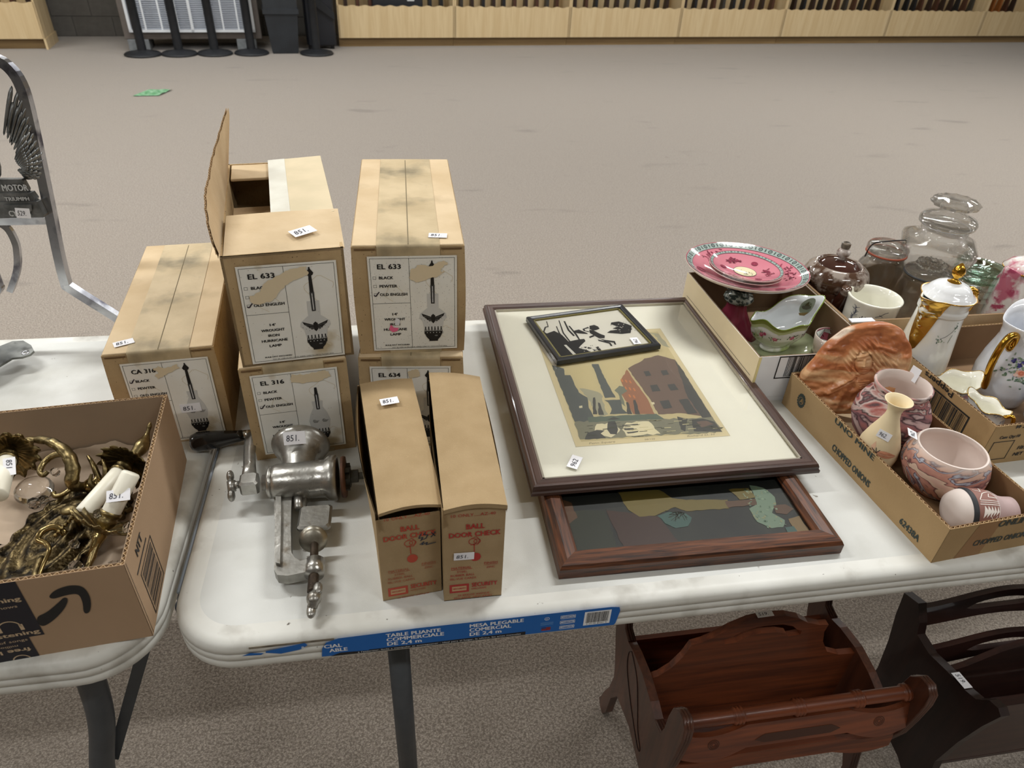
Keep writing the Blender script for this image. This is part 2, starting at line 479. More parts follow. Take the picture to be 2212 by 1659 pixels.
# ------------------------------------------------------------------ gun racks and the long guns in them
WALN = [wood('gun_walnut_a', (92, 58, 42), (66, 40, 30), axis=2, rough=.4), wood('gun_walnut_b', (58, 40, 34), (44, 31, 27), axis=2, rough=.4),
        mat('gun_black', (34, 35, 38), rough=.4), wood('gun_amber', (168, 104, 50), (140, 82, 38), axis=2, rough=.35), wood('gun_olive', (70, 66, 58), (48, 46, 44), axis=2, rough=.5)]
BLUED = mat('blued_steel', (40, 42, 46), rough=.3, metal=.8)
RACK = [0, 1.337, 2.785, 4.31, 5.87, 7.62, 9.35, 11.1]
def gun_rack(u0, u1, label, side=False):
    W_ = u1 - u0 - .003
    t = empty('gun_rack', bw(u0, 0), YW, label, 'gun rack', 'maple veneer gun racks along the back wall')
    n = max(7, int(round(W_ / .15)))
    pts = [(0.004, .1), (W_ - .004, .1), (W_ - .004, .43)]
    for i in range(n * 6, -1, -1):
        x = .03 + (W_ - .06) * i / (n * 6)
        pts.append((x, .425 + .007 * math.cos(2 * PI * (i / 6))))
    pts.append((.004, .43))
    MB().prism(pts, .018, M=frame_M((0, .018, 0), (1, 0, 0), (0, 0, 1))).build('front_panel', MAPLE, t)
    MB().box((.0, .07, 0), (W_, .085, .1)).build('toe_kick', MAPLED, t)
    for x in (0, W_ - .018):
        MB().box((x, .0, .1), (x + .018, .46, 1.45)).build('side_panel', MAPLE, t)
    MB().box((.018, .44, .1), (W_ - .018, .455, 1.45)).build('back_panel', MAPLE, t)
    MB().box((.018, .018, .18), (W_ - .018, .44, .2)).build('shelf', MAPLE, t)
    MB().box((.018, .3, 1.0), (W_ - .018, .44, 1.03)).build('barrel_rail', MAPLE, t)
    return t, n
def rifle(k):
    r = empty('rifle')
    mb = MB(); mb.prism([(-.065, 0), (.055, .01), (.04, .2), (.02, .36), (-.015, .42), (-.04, .36), (-.05, .15)], .038, M=frame_M((-.019, 0, 0), (0, 1, 0), (0, 0, 1)))
    mb.build('stock', WALN[k], r)
    MB().tube([(0, 0, .4), (0, -.005, .6), (0, -.01, .98)], [.018, .012, .009], 8).build('barrel', BLUED, r)
    return r
protos = [rifle(k) for k in range(5)]; used = [0] * 5
names = ['brown walnut', 'dark walnut', 'black', 'amber wood', 'drab olive']
posw = ['at the left end', 'second from the left', 'third from the left', 'fourth from the left', 'fifth from the left', 'sixth from the left', 'seventh from the left', 'eighth from the left', 'ninth from the left', 'tenth from the left', 'eleventh from the left', 'twelfth from the left']
rackw = ['first rack', 'second rack', 'third rack', 'fourth rack', 'fifth rack', 'sixth rack', 'seventh rack']
rseq = [1, 0, 0, 0, 2, 2, 4, 1, 2, 1, 2, 0, 1, 0, 4, 0, 1, 0, 2, 1, 1, 4, 2, 1, 2, 1, 1, 2, 1, 0, 4, 2, 2, 0, 1, 0, 1, 1, 2, 1, 2, 1, 0, 4, 0, 2, 1, 1, 4, 2, 2, 2, 0, 1, 0, 1, 1, 2, 0, 4, 1, 3, 1, 0]
ri = 0
for i in range(7):
    t, n = gun_rack(RACK[i], RACK[i + 1], 'maple gun rack, ' + rackw[i] + ' to the right of the dark bins')
    W_ = RACK[i + 1] - RACK[i]
    for k in range(n):
        if i == 0 and k in (3, 4, 5): continue
        if i == 6 and k > 4: continue
        c = rseq[ri % len(rseq)]; ri += 1
        if i == 6 and k == 2: c = 3
        o = protos[c] if not used[c] else copy_tree(protos[c])
        used[c] = 1
        o.location = bw(RACK[i] + .05 + (W_ - .1) * (k + .5) / n, .2 + random.uniform(-.02, .02), .2)
        o.rotation_euler = (0, random.uniform(-.02, .02), YW)
        tag(o, '%s long gun, %s, %s right of the bins' % (names[c], posw[k].replace('at the left end', 'leftmost').replace('from the left', 'from left'), rackw[i]), 'gun', 'long guns standing in the racks')
lt, _ = gun_rack(-4.6, -2.93, 'maple gun rack at the left edge, its plain side panel showing')
lt.location = bw(-4.6, -.0)
MB().box((1.652, -.001, 0), (1.672, .5, .1)).build('side_panel', MAPLE, lt)
for k, (dx, c) in enumerate(((1.58, 1), (1.44, 0), (1.30, 0), (1.16, 1))):
    o = copy_tree(protos[c]); o.location = bw(-4.6 + dx, .2, .2); o.rotation_euler = (0, 0, YW)
    tag(o, '%s long gun in the left edge rack, %s' % (names[c], ['nearest its side panel', 'second from its side panel', 'third from its side panel', 'fourth from its side panel'][k]), 'gun', 'long guns in the left edge rack')
c0 = empty('gun_case', bw(.41, .12, .2), YW, 'black case with a white label lying inside the leftmost rack', 'case')
MB().box((0, 0, 0), (.58, .1, .75), ch=.01).build('body', mat('case_black', (38, 40, 44), rough=.5), c0)
p = Print(); p.rect(400, 262, 480, 320, (210, 212, 214)); p.rect(30, 280, 90, 296, (150, 150, 150)).rect(105, 278, 340, 294, (140, 140, 140))
p.build('label', c0, frame_M((0, -.0005, 0), (1, 0, 0), (0, 0, 1)))

# ------------------------------------------------------------------ heater, bins, posts
h0 = empty('louvred_heater', bw(-2.175, -.17), YW, 'white louvred heating unit in a grey-brown housing behind the rope posts', 'heater')
HB = mat('heater_housing', (112, 104, 98), (104, 96, 90), scale=10, rough=.5)
GW = mat('grille_white', (244, 248, 252), rough=.35)
LV = mat('louver_grey', (216, 222, 232), rough=.4)
MB().box((0, .03, .115), (1.345, .55, 1.2), ch=.006).build('housing', HB, h0)
fr = MB()
fr.box((.06, -.005, .185), (1.285, .035, .21)).box((.06, -.005, 1.1), (1.285, .035, 1.125))
for x in (.06, .655, 1.26): fr.box((x, -.005, .185), (x + .026, .035, 1.12))
fr.build('grille_frame', GW, h0)
for x in (.215, .37, .525, .815, .965, 1.115):
    MB().box((x, -.002, .2), (x + .016, .032, 1.11)).build('grille_bar', GW, h0)
sl = MB()
for k in range(52):
    z = .215 + k * .017
    sl.box((.08, .006, z), (1.265, .026, z + .006), M=None)
sl.build('louver_slats', LV, h0, kind='stuff')
MB().box((.08, .026, .2), (1.265, .03, 1.11)).build('louver_back', mat('louver_shadow', (160, 165, 175), rough=.6), h0)
BLKM = mat('concrete_block', (140, 144, 146), (126, 130, 132), scale=30, rough=.9)
for x in (.02, 1.08):
    MB().box((x, .02, 0), (x + .2, .4, .115), ch=.004).build('foot_block', BLKM, h0)
def stanchion(xy, lab):
    t = empty('rope_post', (xy[0], xy[1], 0), 0, lab, 'post', 'black rope posts in front of the heater and bins')
    MB().lathe([(0, 0), (.175, 0), (.178, .012), (.165, .024), (.09, .038), (.05, .05), (0, .052)], 36).build('base', BLACKP, t)
    MB().lathe([(.043, .045), (.043, 1.0), (.05, 1.0), (.05, 1.03), (0, 1.035)], 20).build('pole', BLACKP, t)
    return t
for xy, lab in (((-2.13, 7.70), 'first black rope post from the left, before the heater'), ((-1.79, 7.76), 'second black rope post from the left, before the heater'),
                ((-1.45, 7.82), 'third black rope post, with an orange scrap at its base'), ((-1.09, 7.88), 'fourth black rope post, at the right end of the heater'), ((-.42, 7.93), 'black rope post standing alone before the dark bins')):
    stanchion(xy, lab)
b1 = empty('storage_bin', bw(-.77, -.36), YW, 'tall charcoal plastic bin with a folded rim, left of the pair', 'bin')
mb = MB(); mb.lathe([(.19, .01), (.235, .38)], 4, c=(.16, .16, 0), a0=PI / 4, a1=PI / 4 + 2 * PI, smooth=False)
mb.lathe([(.235, .38), (.255, .385), (.255, .43), (.24, .435), (.25, .95)], 4, c=(.16, .16, 0), a0=PI / 4, a1=PI / 4 + 2 * PI, smooth=False)
mb.build('body', CHAR, b1)
MB().box((.03, .03, 0), (.29, .29, .03)).build('base', BLACKP, b1)
b2 = empty('tool_case', bw(-.38, -.12), YW, 'dark moulded wheeled case leaning by the gun racks, right of the pair', 'case')
mb = MB(); mb.box((0.02, 0, .03), (.335, .2, .95), ch=.02)
mb.build('body', mat('case_moulding', (40, 42, 48), (36, 38, 43), scale=7, rough=.35), b2)
MB().prism([(.02, .95), (.02, .6), (.16, .42), (.335, .3), (.335, .37), (.19, .5), (.1, .62), (.1, .95)], .03, M=frame_M((0, -.0, 0), (1, 0, 0), (0, 0, 1))).build('moulded_rib', BLACKP, b2)
for x in (.03, .27):
    MB().lathe([(0, -.02), (.04, -.02), (.04, .02), (0, .02)], 18, M=T(x + .02, .06, .04) @ RY(PI / 2)).build('wheel', BLACKP, b2)
MB().grid(lambda a, b: (a * .20 + b * .06, b * .22 + a * .02, .002 + .012 * abs(math.sin(a * 7) * math.sin(b * 6))), 10, 8).build('paper_scrap', mat('green_paper', (92, 150, 104), (150, 190, 156), scale=30, rough=.6), loc=(-1.77, 5.94, .004), label='crumpled green and white paper scrap on the carpet', cat='litter')
MB().ball((0, 0, .02), .035, sc=(1, .8, .6)).build('orange_scrap', mat('orange_scrap', (214, 92, 60), rough=.6), loc=(-1.50, 8.08, 0), label='small orange scrap behind the third rope post', cat='litter')

# ------------------------------------------------------------------ folding tables
def table(x0, label, legs, rnd=.085, L=2.44, Wd=.76):
    t = empty('folding_table', (x0, 0, 0), 0, label, 'table', 'white plastic folding tables')
    prof = [(.012, .694), (.003, .694), (.0, .697), (.0, .7085), (.0016, .7095), (.0, .7105), (.0, .7215), (.0016, .7225), (.0, .7235), (.0008, .732), (.004, .7368), (.009, .7395), (.016, .7402), (.022, .7395), (.03, .74)]
    ring = []
    for (cx_, cy_, a0) in ((L - rnd, rnd, -PI / 2), (L - rnd, Wd - rnd, 0), (rnd, Wd - rnd, PI / 2), (rnd, rnd, PI)):
        for k in range(11):
            a = a0 + PI / 2 * k / 10
            ring.append((cx_, cy_, math.cos(a), math.sin(a)))
    n = len(ring); vs = []
    for ins, z in prof:
        for (cx_, cy_, ca, sa) in ring: vs.append((cx_ + ca * (rnd - ins), cy_ + sa * (rnd - ins), z))
    fs = []; mb = MB()
    for i in range(len(prof) - 1):
        for k in range(n): fs.append((i * n + k, i * n + (k + 1) % n, (i + 1) * n + (k + 1) % n, (i + 1) * n + k))
    mb.add(vs, fs, 1, True)
    N_ = (len(prof) - 1) * n
    mb.f.append([N_ + k for k in range(n)]); mb.m.append(0); mb.sm.append(False)
    mb.f.append([k for k in range(n)][::-1]); mb.m.append(1); mb.sm.append(False)
    mb.build('tabletop', [PLASTIC, EDGEPL], t)
    for (lx, ly, kind) in legs:
        if kind == 's':
            MB().tube([(lx, ly, .694), (lx, ly, 0)], .0165, 14).build('leg', STEELG, t)
        else:
            MB().tube(sm_path([(lx + .0, ly, .69), (lx + .022, ly, .62), (lx + .018, ly, .54), (lx + .004, ly, .45), (lx - .028, ly, .33), (lx - .058, ly, .18), (lx - .09, ly, 0)]), .018, 14).build('leg', STEELG, t)
            MB().tube([(lx + .125, ly + .02, .67), (lx - .02, ly + .02, .32)], .012, 4, flat=.4).build('brace', STEELG, t)
        MB().tube([(lx - (.09 if kind != 's' else 0), ly, 0.0), (lx - (.09 if kind != 's' else 0), ly, .02)], .021, 12).build('foot_cap', BLACKP, t)
    MB().box((.1, .08, .67), (L - .1, .1, .694)).build('side_rail', STEELG, t)
    MB().box((.1, Wd - .1, .67), (L - .1, Wd - .08, .694)).build('side_rail', STEELG, t)
    return t
tb = table(0, 'white folding table carrying the lamp cartons, picture frames and crockery', [(.272, .1, 's'), (.272, .66, 's'), (2.17, .1, 's'), (2.17, .66, 's')])
tl = table(-2.455, 'white folding table at the left under the sconce box', [(2.455 - .175, .1, 'c'), (2.455 - .175, .66, 'c'), (.3, .1, 's'), (.3, .66, 's')])
MB().tube([(2.4525, .10, .727), (2.4525, .66, .727)], .003, 6).build('edge_shade', mat('blue_grey_shade', (150, 160, 172), rough=.4), tl)  # added blue-grey strip, painting the shade on the table's side face
# printed band stuck on the front edge of the right table
BL = (16, 98, 178); WH = (232, 236, 240); BK = (18, 20, 26)
p = Print()
p.poly([(182, 3.5), (560, 1), (562, 5), (565, 30), (563, 38), (552, 40), (300, 40), (250, 38), (205, 37), (190, 31), (184, 20)], BL, 1)
p.poly([(118, 24), (135, 19), (158, 23), (168, 30), (165, 35), (140, 31), (118, 27)], BL, 1)
p.poly([(90, 23), (112, 21), (116, 24), (100, 27)], BL, 1)
p.poly([(192, 2.5), (240, 2), (244, 6), (205, 8)], BK, 2); p.poly([(240, 2), (440, 1.4), (440, 8.5), (240, 7.5)], BK, 2)
p.text('a l’exterieur, facile a manipuler et emmagasiner - ideal para el hogar, la oficina, las artes manuales'.replace('’', "'"), 226, 3.6, 2.6, WH, width=208)
for i, (s_, x, wd) in enumerate((('TABLE PLIANTE', 262, 68), ('COMMERCIALE', 262, 72), ('DE 2,4 m', 262, 44))): p.text(s_, x, 28.5 - i * 8.6, 6.6, WH, width=wd, bold=1)
for i, (s_, x, wd) in enumerate((('MESA PLEGABLE', 366, 70), ('COMERCIAL', 366, 54), ('DE 2,4 m', 366, 42))): p.text(s_, x, 29.5 - i * 8.6, 6.6, WH, width=wd, bold=1)
p.text('CIAL', 186, 20, 6.6, WH, width=22, bold=1).text('ABLE', 192, 11, 6.6, WH, width=22, bold=1).text('8', 160, 24, 5, WH)
for i, c_ in enumerate(((485, 26), (485, 15.5), (485, 5))):
    p.frame(c_[0], c_[1], c_[0] + 20, c_[1] + 7, .7, WH); p.rect(c_[0] + 1.5, c_[1] + 2.2, c_[0] + 18.5, c_[1] + 5.4, WH, 3); p.text('COMERCIAL', c_[0] + 2.5, c_[1] + 2.9, 1.8, BL, width=15, bold=1, l=4)
p.ring(467, 30, 3, .6, WH).text('10', 465, 29, 2, WH, bold=1)
for k in range(3): p.rect(459, 22 - k * 2.2, 476, 22.6 - k * 2.2, (120, 170, 215), 2)
p.rect(461, 6, 473, 12.5, (190, 70, 75), 3); p.rect(461, 9.5, 467, 12.5, (40, 60, 120), 4)
for k in range(3): p.rect(461, 7 + k * 2, 473, 7.9 + k * 2, WH, 3)
p.rect(517, 7, 553, 35, (238, 240, 242), 2); p.bars(520, 12, 550, 33, seed=4); p.text('0 23145 80251 9', 521, 8.4, 2.4, BK, width=28)
p.build('edge_label', tb, frame_M((0, -.0006, .6985), (1, 0, 0), (0, 0, 1)), label='torn blue trilingual label with white lettering', base=.0006)
sp = MB(); 
GRIME = mat('edge_grime', (140, 132, 116), (100, 93, 82), scale=60, rough=.9)
for (xa, za, xb, zb, wv) in ((.10, .7335, .2, .735, .0010),):
    sp.box((xa, -.0009, za - wv), (xb, -.0004, zb + wv))
sp.build('grime_line', GRIME, tb)

# ------------------------------------------------------------------ lamp cartons
PAPER = mat('label_paper', (244, 243, 236), (234, 231, 220), scale=12, rough=.55, stain=(196, 180, 148), sscale=14, slo=.6, shi=.72)
PAPERS = mat('label_paper_specked', (243, 242, 234), (232, 229, 218), scale=12, rough=.55, speck=(70, 66, 60), kscale=520, klo=.655)
K = (28, 26, 25); G1 = (206, 206, 202); G2 = (150, 150, 146); TAN = (226, 209, 176)
def lamp_art(p, kind, x=89, finial=True):
    # ink picture of a hurricane lamp, mm from label's lower left (124 x 153)
    if kind == 'eagle':
        p.poly([(x - 8, 94), (x + 8, 94), (x + 8, 66), (x - 8, 66)], G1, 2)
        p.poly([(x - 9, 70), (x + 9, 70), (x + 19, 61), (x + 20, 54), (x + 15, 48), (x + 13, 32), (x - 13, 32), (x - 15, 48), (x - 20, 54), (x - 19, 61)], G1, 3)
        for s in (-1, 1):
            for k in range(4): p.poly([(x + s * 1, 55 - k * 1.2), (x + s * (17 - k * 3), 62 - k * 3), (x + s * (15 - k * 3), 57 - k * 3), (x + s * 3, 49)], K if k % 2 == 0 else (70, 70, 68), 4 + k * .3)
        p.poly([(x - 3, 58), (x, 61), (x + 3, 58), (x + 2.5, 48), (x, 45), (x - 2.5, 48)], K, 6)
        for k in range(9): p.disc(x - 17 + k * 4.2, 45 + 8 * abs(math.cos(k * .9)), .7, .7, G2, 4, 6)
    else:
        p.poly([(x - 8, 94), (x + 8, 94), (x + 7, 82), (x + 13, 68), (x + 16, 56), (x + 14, 44), (x + 9, 32), (x - 9, 32), (x - 14, 44), (x - 16, 56), (x - 13, 68), (x - 7, 82)], G1, 2)
        for s in (-1, 1):
            for k in range(7): p.ring(x + s * 7, 56, 1.2 + k * .75, .45, G2 if k % 2 else (90, 90, 88), 3, 8, a0=k)
    p.poly([(x - 3, 108), (x + 3, 108), (x + 2.6, 78), (x - 2.6, 78)], (60, 60, 60), 5)
    p.poly([(x - .6, 106), (x + .4, 106), (x + .6, 80), (x - .6, 80)], (220, 220, 220), 6)
    if finial:
        p.poly([(x - 1.8, 138), (x + 1.8, 138), (x + 2.8, 100), (x - 2.8, 100)], K, 4)
        p.poly([(x - .8, 146), (x + .8, 146), (x + 1.2, 143), (x + 5, 137), (x + 3.6, 134), (x, 132), (x - 3.6, 134), (x - 5, 137), (x - 1.2, 143)], K, 5)
    else: p.poly([(x - 1.8, 120), (x + 1.8, 120), (x + 2.8, 100), (x - 2.8, 100)], K, 4)
    for k in range(6):
        xx = x - 11.5 + k * 4.6
        p.line([(xx - 1.6, 30), (xx, 38), (xx + 1.6, 30)], .9, K, 5); p.disc(xx, 38.5, 1, 1, K, 5, 8)
    p.rect(x - 13.2, 27, x + 13.2, 31.5, K, 5)
    for k in range(5): p.disc(x - 9.2 + k * 4.6, 29.2, .8, .8, G1, 6, 6)
    p.poly([(x - 12.5, 27), (x + 12.5, 27), (x + 10, 21), (x + 6.5, 17), (x + 6.5, 14.5), (x - 6.5, 14.5), (x - 6.5, 17), (x - 10, 21)], K, 5)
    p.disc(x + 4, 24, 2.5, 1.2, (120, 120, 118), 6, 8)
def carton_label(box, code, check, art, o, tw=124, th=153, patch=None, finial=True, specked=False, pink=False, tilt=0):
    M = frame_M((o[0], -.0016, o[1]), (math.cos(tilt), 0, math.sin(tilt)), (-math.sin(tilt), 0, math.cos(tilt)))
    l = MB().box((0, 0, 0), (tw / 1000, th / 1000, .0004), M=M).build('label', PAPERS if specked else PAPER, box, label='white printed paper label reading ' + code)
    p = Print(); sc = th / 153
    p.frame(3, 3, 121, 150, .5, K, 1)
    p.rect(56.7, 3, 57.2, 150, K, 1).rect(3, 79.5, 57, 80, K, 1)
    p.text(code, 12, 134, 7.2, K, width=34, bold=1)
    for i, (s_, wd) in enumerate((('BLACK', 20), ('PEWTER', 25), ('OLD ENGLISH', 39))):
        y = 118.5 - i * 13.2
        p.frame(6, y - .2, 10.5, y + 4.2, .4, (80, 80, 78), 1); p.text(s_, 14, y, 4.2, K, width=wd, bold=1)
    y = 118.5 - check * 13.2
    p.line([(6, y + 1.5), (8.2, y - .5), (13.5, y + 6.5)], 1.6, (52, 40, 50), 4)
    for i, s_ in enumerate(("14'", 'WROUGHT', 'IRON', 'HURRICANE', 'LAMP')):
        p.text(s_, 33, 60 - i * 8.5, 3.9, K, width=[9, 30, 15, 34, 16][i], al='c', bold=1)
    p.text('BULB NOT INCLUDED', 17, 8.4, 2, K, width=36, bold=1)
    p.text('MAY BE USED AS PIN UP OR WIRED DIRECTLY INTO OUTLET BOX', 27, 4.2, 1.7, (70, 68, 66), width=82)
    lamp_art(p, art, finial=finial)
    if patch:
        R = random.Random(len(patch) + int(patch[0][0]))
        P = []
        for i in range(len(patch)):
            a, b = patch[i], patch[(i + 1) % len(patch)]
            for k in range(5):
                t = k / 5; P.append((a[0] + (b[0] - a[0]) * t + R.uniform(-1.6, 1.6), a[1] + (b[1] - a[1]) * t + R.uniform(-1.3, 1.3)))
        p.poly(P, TAN, 8); 
    for (rx_, ry_, rr_) in ((100, 112, 18), (34, 96, 12), (108, 30, 9)):
        p.line([(rx_ + rr_ * (1 + .18 * math.sin(3 * q + rx_)) * math.cos(q), ry_ + rr_ * (1 + .15 * math.cos(4 * q)) * math.sin(q)) for q in [2 * PI * i / 22 for i in range(17)]], .8, (222, 213, 190), .4)
    R = random.Random(int(o[0] * 1e4) + len(code))
    for _ in range(150 if specked else 26): p.disc(R.uniform(2, 122), R.uniform(2, 151), R.uniform(.2, .5), R.uniform(.2, .5), (88, 78, 66), 7, 5)
    if pink:
        p.poly([(24, 37), (27, 45), (31, 40), (38, 39), (36, 34), (29, 32)], (240, 110, 150), 9)
        p.poly([(33, 52), (36, 56), (41, 52), (39, 43), (33, 44)], (225, 226, 228), 9)
    p.build('printing', l, M @ Matrix.Diagonal((tw / 124, sc, 1, 1)), base=.0005)
    return l
def rough_prism(mb, w, d, h, mi=0, n=10):
    """closed carton body with slightly bowed, rounded faces"""
    R = random.Random(int(w * 1e5 + d * 1e4))
    ph = [R.uniform(0, 6) for _ in range(6)]
    def warp(p):
        x, y, z = p
        ex = min(x, w - x) / w; ey = min(y, d - y) / d; ez = min(z, h - z) / h
        b = .0025
        return (x + b * math.sin(y * 14 + ph[0]) * math.sin(PI * z / h) * (1 if x > w / 2 else -1), y + (b * math.sin(x * 25 + ph[1]) * math.sin(PI * z / h) * .6 if y > d / 2 else 0), z + b * .5 * math.sin(y * 19 + ph[2]) * math.sin(PI * x / w) * (1 if z > h / 2 else 0))
    def face(o, u, v):
        o, u, v = Vector(o), Vector(u), Vector(v)
        mb.grid(lambda a, b: warp(o + u * a + v * b), n, n, mi, True)
    face((0, 0, 0), (w, 0, 0), (0, 0, h)); face((w, 0, 0), (0, d, 0), (0, 0, h)); face((w, d, 0), (-w, 0, 0), (0, 0, h)); face((0, d, 0), (0, -d, 0), (0, 0, h))
    face((0, 0, h), (w, 0, 0), (0, d, 0)); face((0, d, 0), (w, 0, 0), (0, -d, 0))
def strip(w0, w1, path, th=.0006):
    """paper tape: path of (y,z) points, between x=w0..w1"""
    mb = MB(); vs = []
    for (y, z) in path: vs += [(w0, y, z), (w1, y, z)]
    mb.add(vs, [(2 * i, 2 * i + 1, 2 * i + 3, 2 * i + 2) for i in range(len(path) - 1)], 0, True)
    return mb
def lamp_carton(loc, rz, w, d, h, label):
    t = empty('lamp_carton', loc, math.degrees(0) + rz, label, 'carton', 'old hurricane lamp cartons')
    mb = MB(); rough_prism(mb, w, d, h - .002); mb.build('body', KRAFT_OLD, t)
    e = .0007
    for x0_, x1_ in ((.001, w / 2 - .0008), (w / 2 + .0012, w - .001)):
        MB().box((x0_, .001, h - .003), (x1_, d - .001, h), ch=.0008).build('top_flap', KRAFT_TOP, t)
    a, b = w * .22, w * .78
    strip(a, b, [(-.0012, h - .030), (-.0013, h - .006), (-.0004, h - .0005), (.004, h + e), (d * .33, h + e), (d * .34, h + e), (d - .003, h + e), (d + .0008, h - .002), (d + .001, h - .03)]).build('tape', TAPE, t)
    strip(a + .01, b, [(-.0012, 0.0), (-.0013, .006), (-.0012, .007)]).build('bottom_tape', TAPE, t)
    for xa, xb in ((.004, a - .002), (b + .002, w - .004)): MB().box((xa, -.0016, h - .0062), (xb, -.0004, h - .0042)).build('flap_seam', mat('seam_shadow', (110, 84, 54), rough=.9), t)
    MB().box((w / 2 - .0006, .002, h + e), (w / 2 + .0006, d - .01, h + e + .0003)).build('crease', mat('tape_crease', (120, 108, 84), rough=.9), t)
    return t
H_ = .1745
ca = lamp_carton((-.1321, .3928, .74), .0879, .1541, .39, H_, 'old hurricane lamp carton lying alone at the left, ticked BLACK')
carton_label(ca, 'CA 316', 0, 'vase', (.021, .004), 122, 153, [(43, 140), (52, 144), (62, 140), (78, 146), (80, 138), (64, 130), (57, 128), (48, 122), (44, 128), (50, 133)])
sticker(ca, frame_M((.016, .016, H_ + .0012), (.93, .36, 0), (-.36, .93, 0)), w_=28, h_=15)
sticker(ca, frame_M((.086, -.0024, .058), (1, 0, .02), (-.02, 0, 1)), w_=30, h_=16)
c3 = lamp_carton((.0669, .3382, .74), .1087, .1529, .37, .1745, 'old hurricane lamp carton on the table under the open torn carton')
carton_label(c3, 'EL 316', 2, 'vase', (.014, .011), 124, 150, [(56, 134), (74, 130), (98, 132), (114, 138), (112, 148), (100, 150), (80, 146), (58, 148)], finial=False)
c4 = lamp_carton((.2364, .355, .74), -.0826, .1568, .37, .1745, 'old hurricane lamp carton at the bottom of the right stack, mostly hidden')
carton_label(c4, 'EL 634', 2, 'eagle', (.016, .006), 122, 152, [(58, 146), (74, 148), (78, 136), (60, 132)])
c2 = lamp_carton((.2406, .3621, .9148), -.0231, .1554, .38, .1745, 'speckled hurricane lamp carton on top of the right stack, pink scrap on its label')
carton_label(c2, 'EL 633', 2, 'eagle', (.0205, .006), 124, 153, [(58, 118), (66, 112), (84, 118), (97, 122), (106, 128), (100, 132), (112, 142), (104, 146), (90, 138), (72, 140), (58, 132)], specked=True, pink=True)
sticker(c2, frame_M((.106, .022, .1745 + .0012), (1, -.1, 0), (.1, 1, 0)), w_=26, h_=15)

# the open torn carton on the left stack
W1, D1, H1 = .158, .385, .1725
op = empty('lamp_carton', (.0741, .3409, .9148), .1346, 'open torn hurricane lamp carton with a ragged flap standing up, on the left stack', 'carton', 'old hurricane lamp cartons')
th = .0035
b = MB(); b.box((0, 0, 0), (W1, th, H1)).box((0, D1 - th, 0), (W1, D1, H1)).box((W1 - th, 0, 0), (W1, D1, H1)).box((0, 0, 0), (th, D1, H1)).box((0, 0, 0), (W1, D1, th))
b.build('body', KRAFT_OLD, op)
R = random.Random(3)
o_ = [(0, -.004), (.006, .02), (.03, .038), (.06, .05), (.10, .058), (.15, .062), (.20, .07), (.25, .078), (.30, .088), (.335, .098), (.352, .103), (.36, .085), (.362, .06), (.365, .03), (.366, 0)]
J = []
for i in range(len(o_) - 1):
    for k in range(4):
        t_ = k / 4; e = R.uniform(-.0022, .0022) if 0 < i < 10 else 0
        J.append((o_[i][0] * (1 - t_) + o_[i + 1][0] * t_, o_[i][1] * (1 - t_) + o_[i + 1][1] * t_ + e))
J.append(o_[-1])
def flapx(y, z): return -.0015 + z * float(np.interp(y, [0, .08, .2, .30, .366], [-.26, -.20, -.06, .10, .20]))
mf = MB(); JY = [q[0] for q in J]; JZ = [q[1] for q in J]
for off, rev in ((0, 0), (.003, 1)):
    def ff(a, b, off=off, rev=rev):
        q = 1 - a if rev else a; y = -.002 + .366 * q; zt = max(.0015, float(np.interp(y, JY[:-1], JZ[:-1]))) if y < .352 else .103 - (y - .352) * 1.2
        return (flapx(y, zt * b) + off, y, H1 - .002 + zt * b)
    mf.grid(ff, 100, 8)
mf.build('torn_side_flap', KRAFT, op)
fl = MB()
for i in range(90):
    y = .004 + i * .0036
    z = np.interp(y, [q[0] for q in o_], [q[1] for q in o_])
    x = flapx(y, z)
    fl.box((x + .0004 + (i % 2) * .001, y, H1 + z - .010), (x + .0012 + (i % 2) * .001, y + .0014, H1 + z - .0005))
fl.build('corrugated_edge', FLUTE, op)
def wavy(o, u, v, n, amp, ph, mb, th=.002):
    o, u, v, n = map(Vector, (o, u, v, n))
    mb.grid(lambda a, b: o + u * a + v * b + n * (amp * math.sin(a * 3.0 + ph) * math.sin(b * PI * .9)), 12, 10)
    mb.grid(lambda a, b: o + u * (1 - a) + v * b + n * (amp * math.sin((1 - a) * 3.0 + ph) * math.sin(b * PI * .9) - th), 12, 10)
m_ = MB(); wavy((.004, .001, H1 - .001), (W1 - .002, .003, 0), (.003, .118, .010), (0, 0, 1), .004, .4, m_); m_.box((.001, 0, H1 - .003), (W1, .002, H1))
m_.build('front_flap', KRAFT_TOP, op)
MB().box((0, 0, 0), (.09, .27, .003), M=T(W1 - .091, .113, H1 + .001) @ RY(-.05)).build('inner_flap', mat('pale_card', (216, 200, 168), (206, 192, 160), scale=18, rough=.85), op)
MB().box((0, 0, .0031), (.028, .27, .0035), M=T(W1 - .091, .113, H1 + .001) @ RY(-.05)).build('flap_tape', mat('pale_tape', (214, 212, 198), (204, 200, 184), scale=30, rough=.4), op)
MB().box((.006, D1 - .075, H1 - .006), (W1 * .55, D1 - .003, H1 - .001), ch=.001).build('back_flap', KRAFT_TOP, op)
MB().box((th, .05, H1 - .052), (W1 - th, .30, H1 - .047)).build('inner_pad', KRAFT, op)
MB().box((th + .002, .17, H1 - .044), (W1 - .06, .26, H1 - .04), M=RX(.0)).build('inner_liner', KRAFT, op)
carton_label(op, 'EL 633', 2, 'eagle', (.0145, .0045), 130, 153, [(10, 100), (20, 96), (38, 100), (48, 112), (60, 124), (74, 130), (88, 136), (86, 146), (66, 146), (48, 136), (30, 126), (24, 114), (12, 110)], tilt=-.012)
sticker(op, frame_M((.098, .028, H1 + .0075), (.88, .47, .02), (-.47, .88, .08)), w_=34, h_=20)

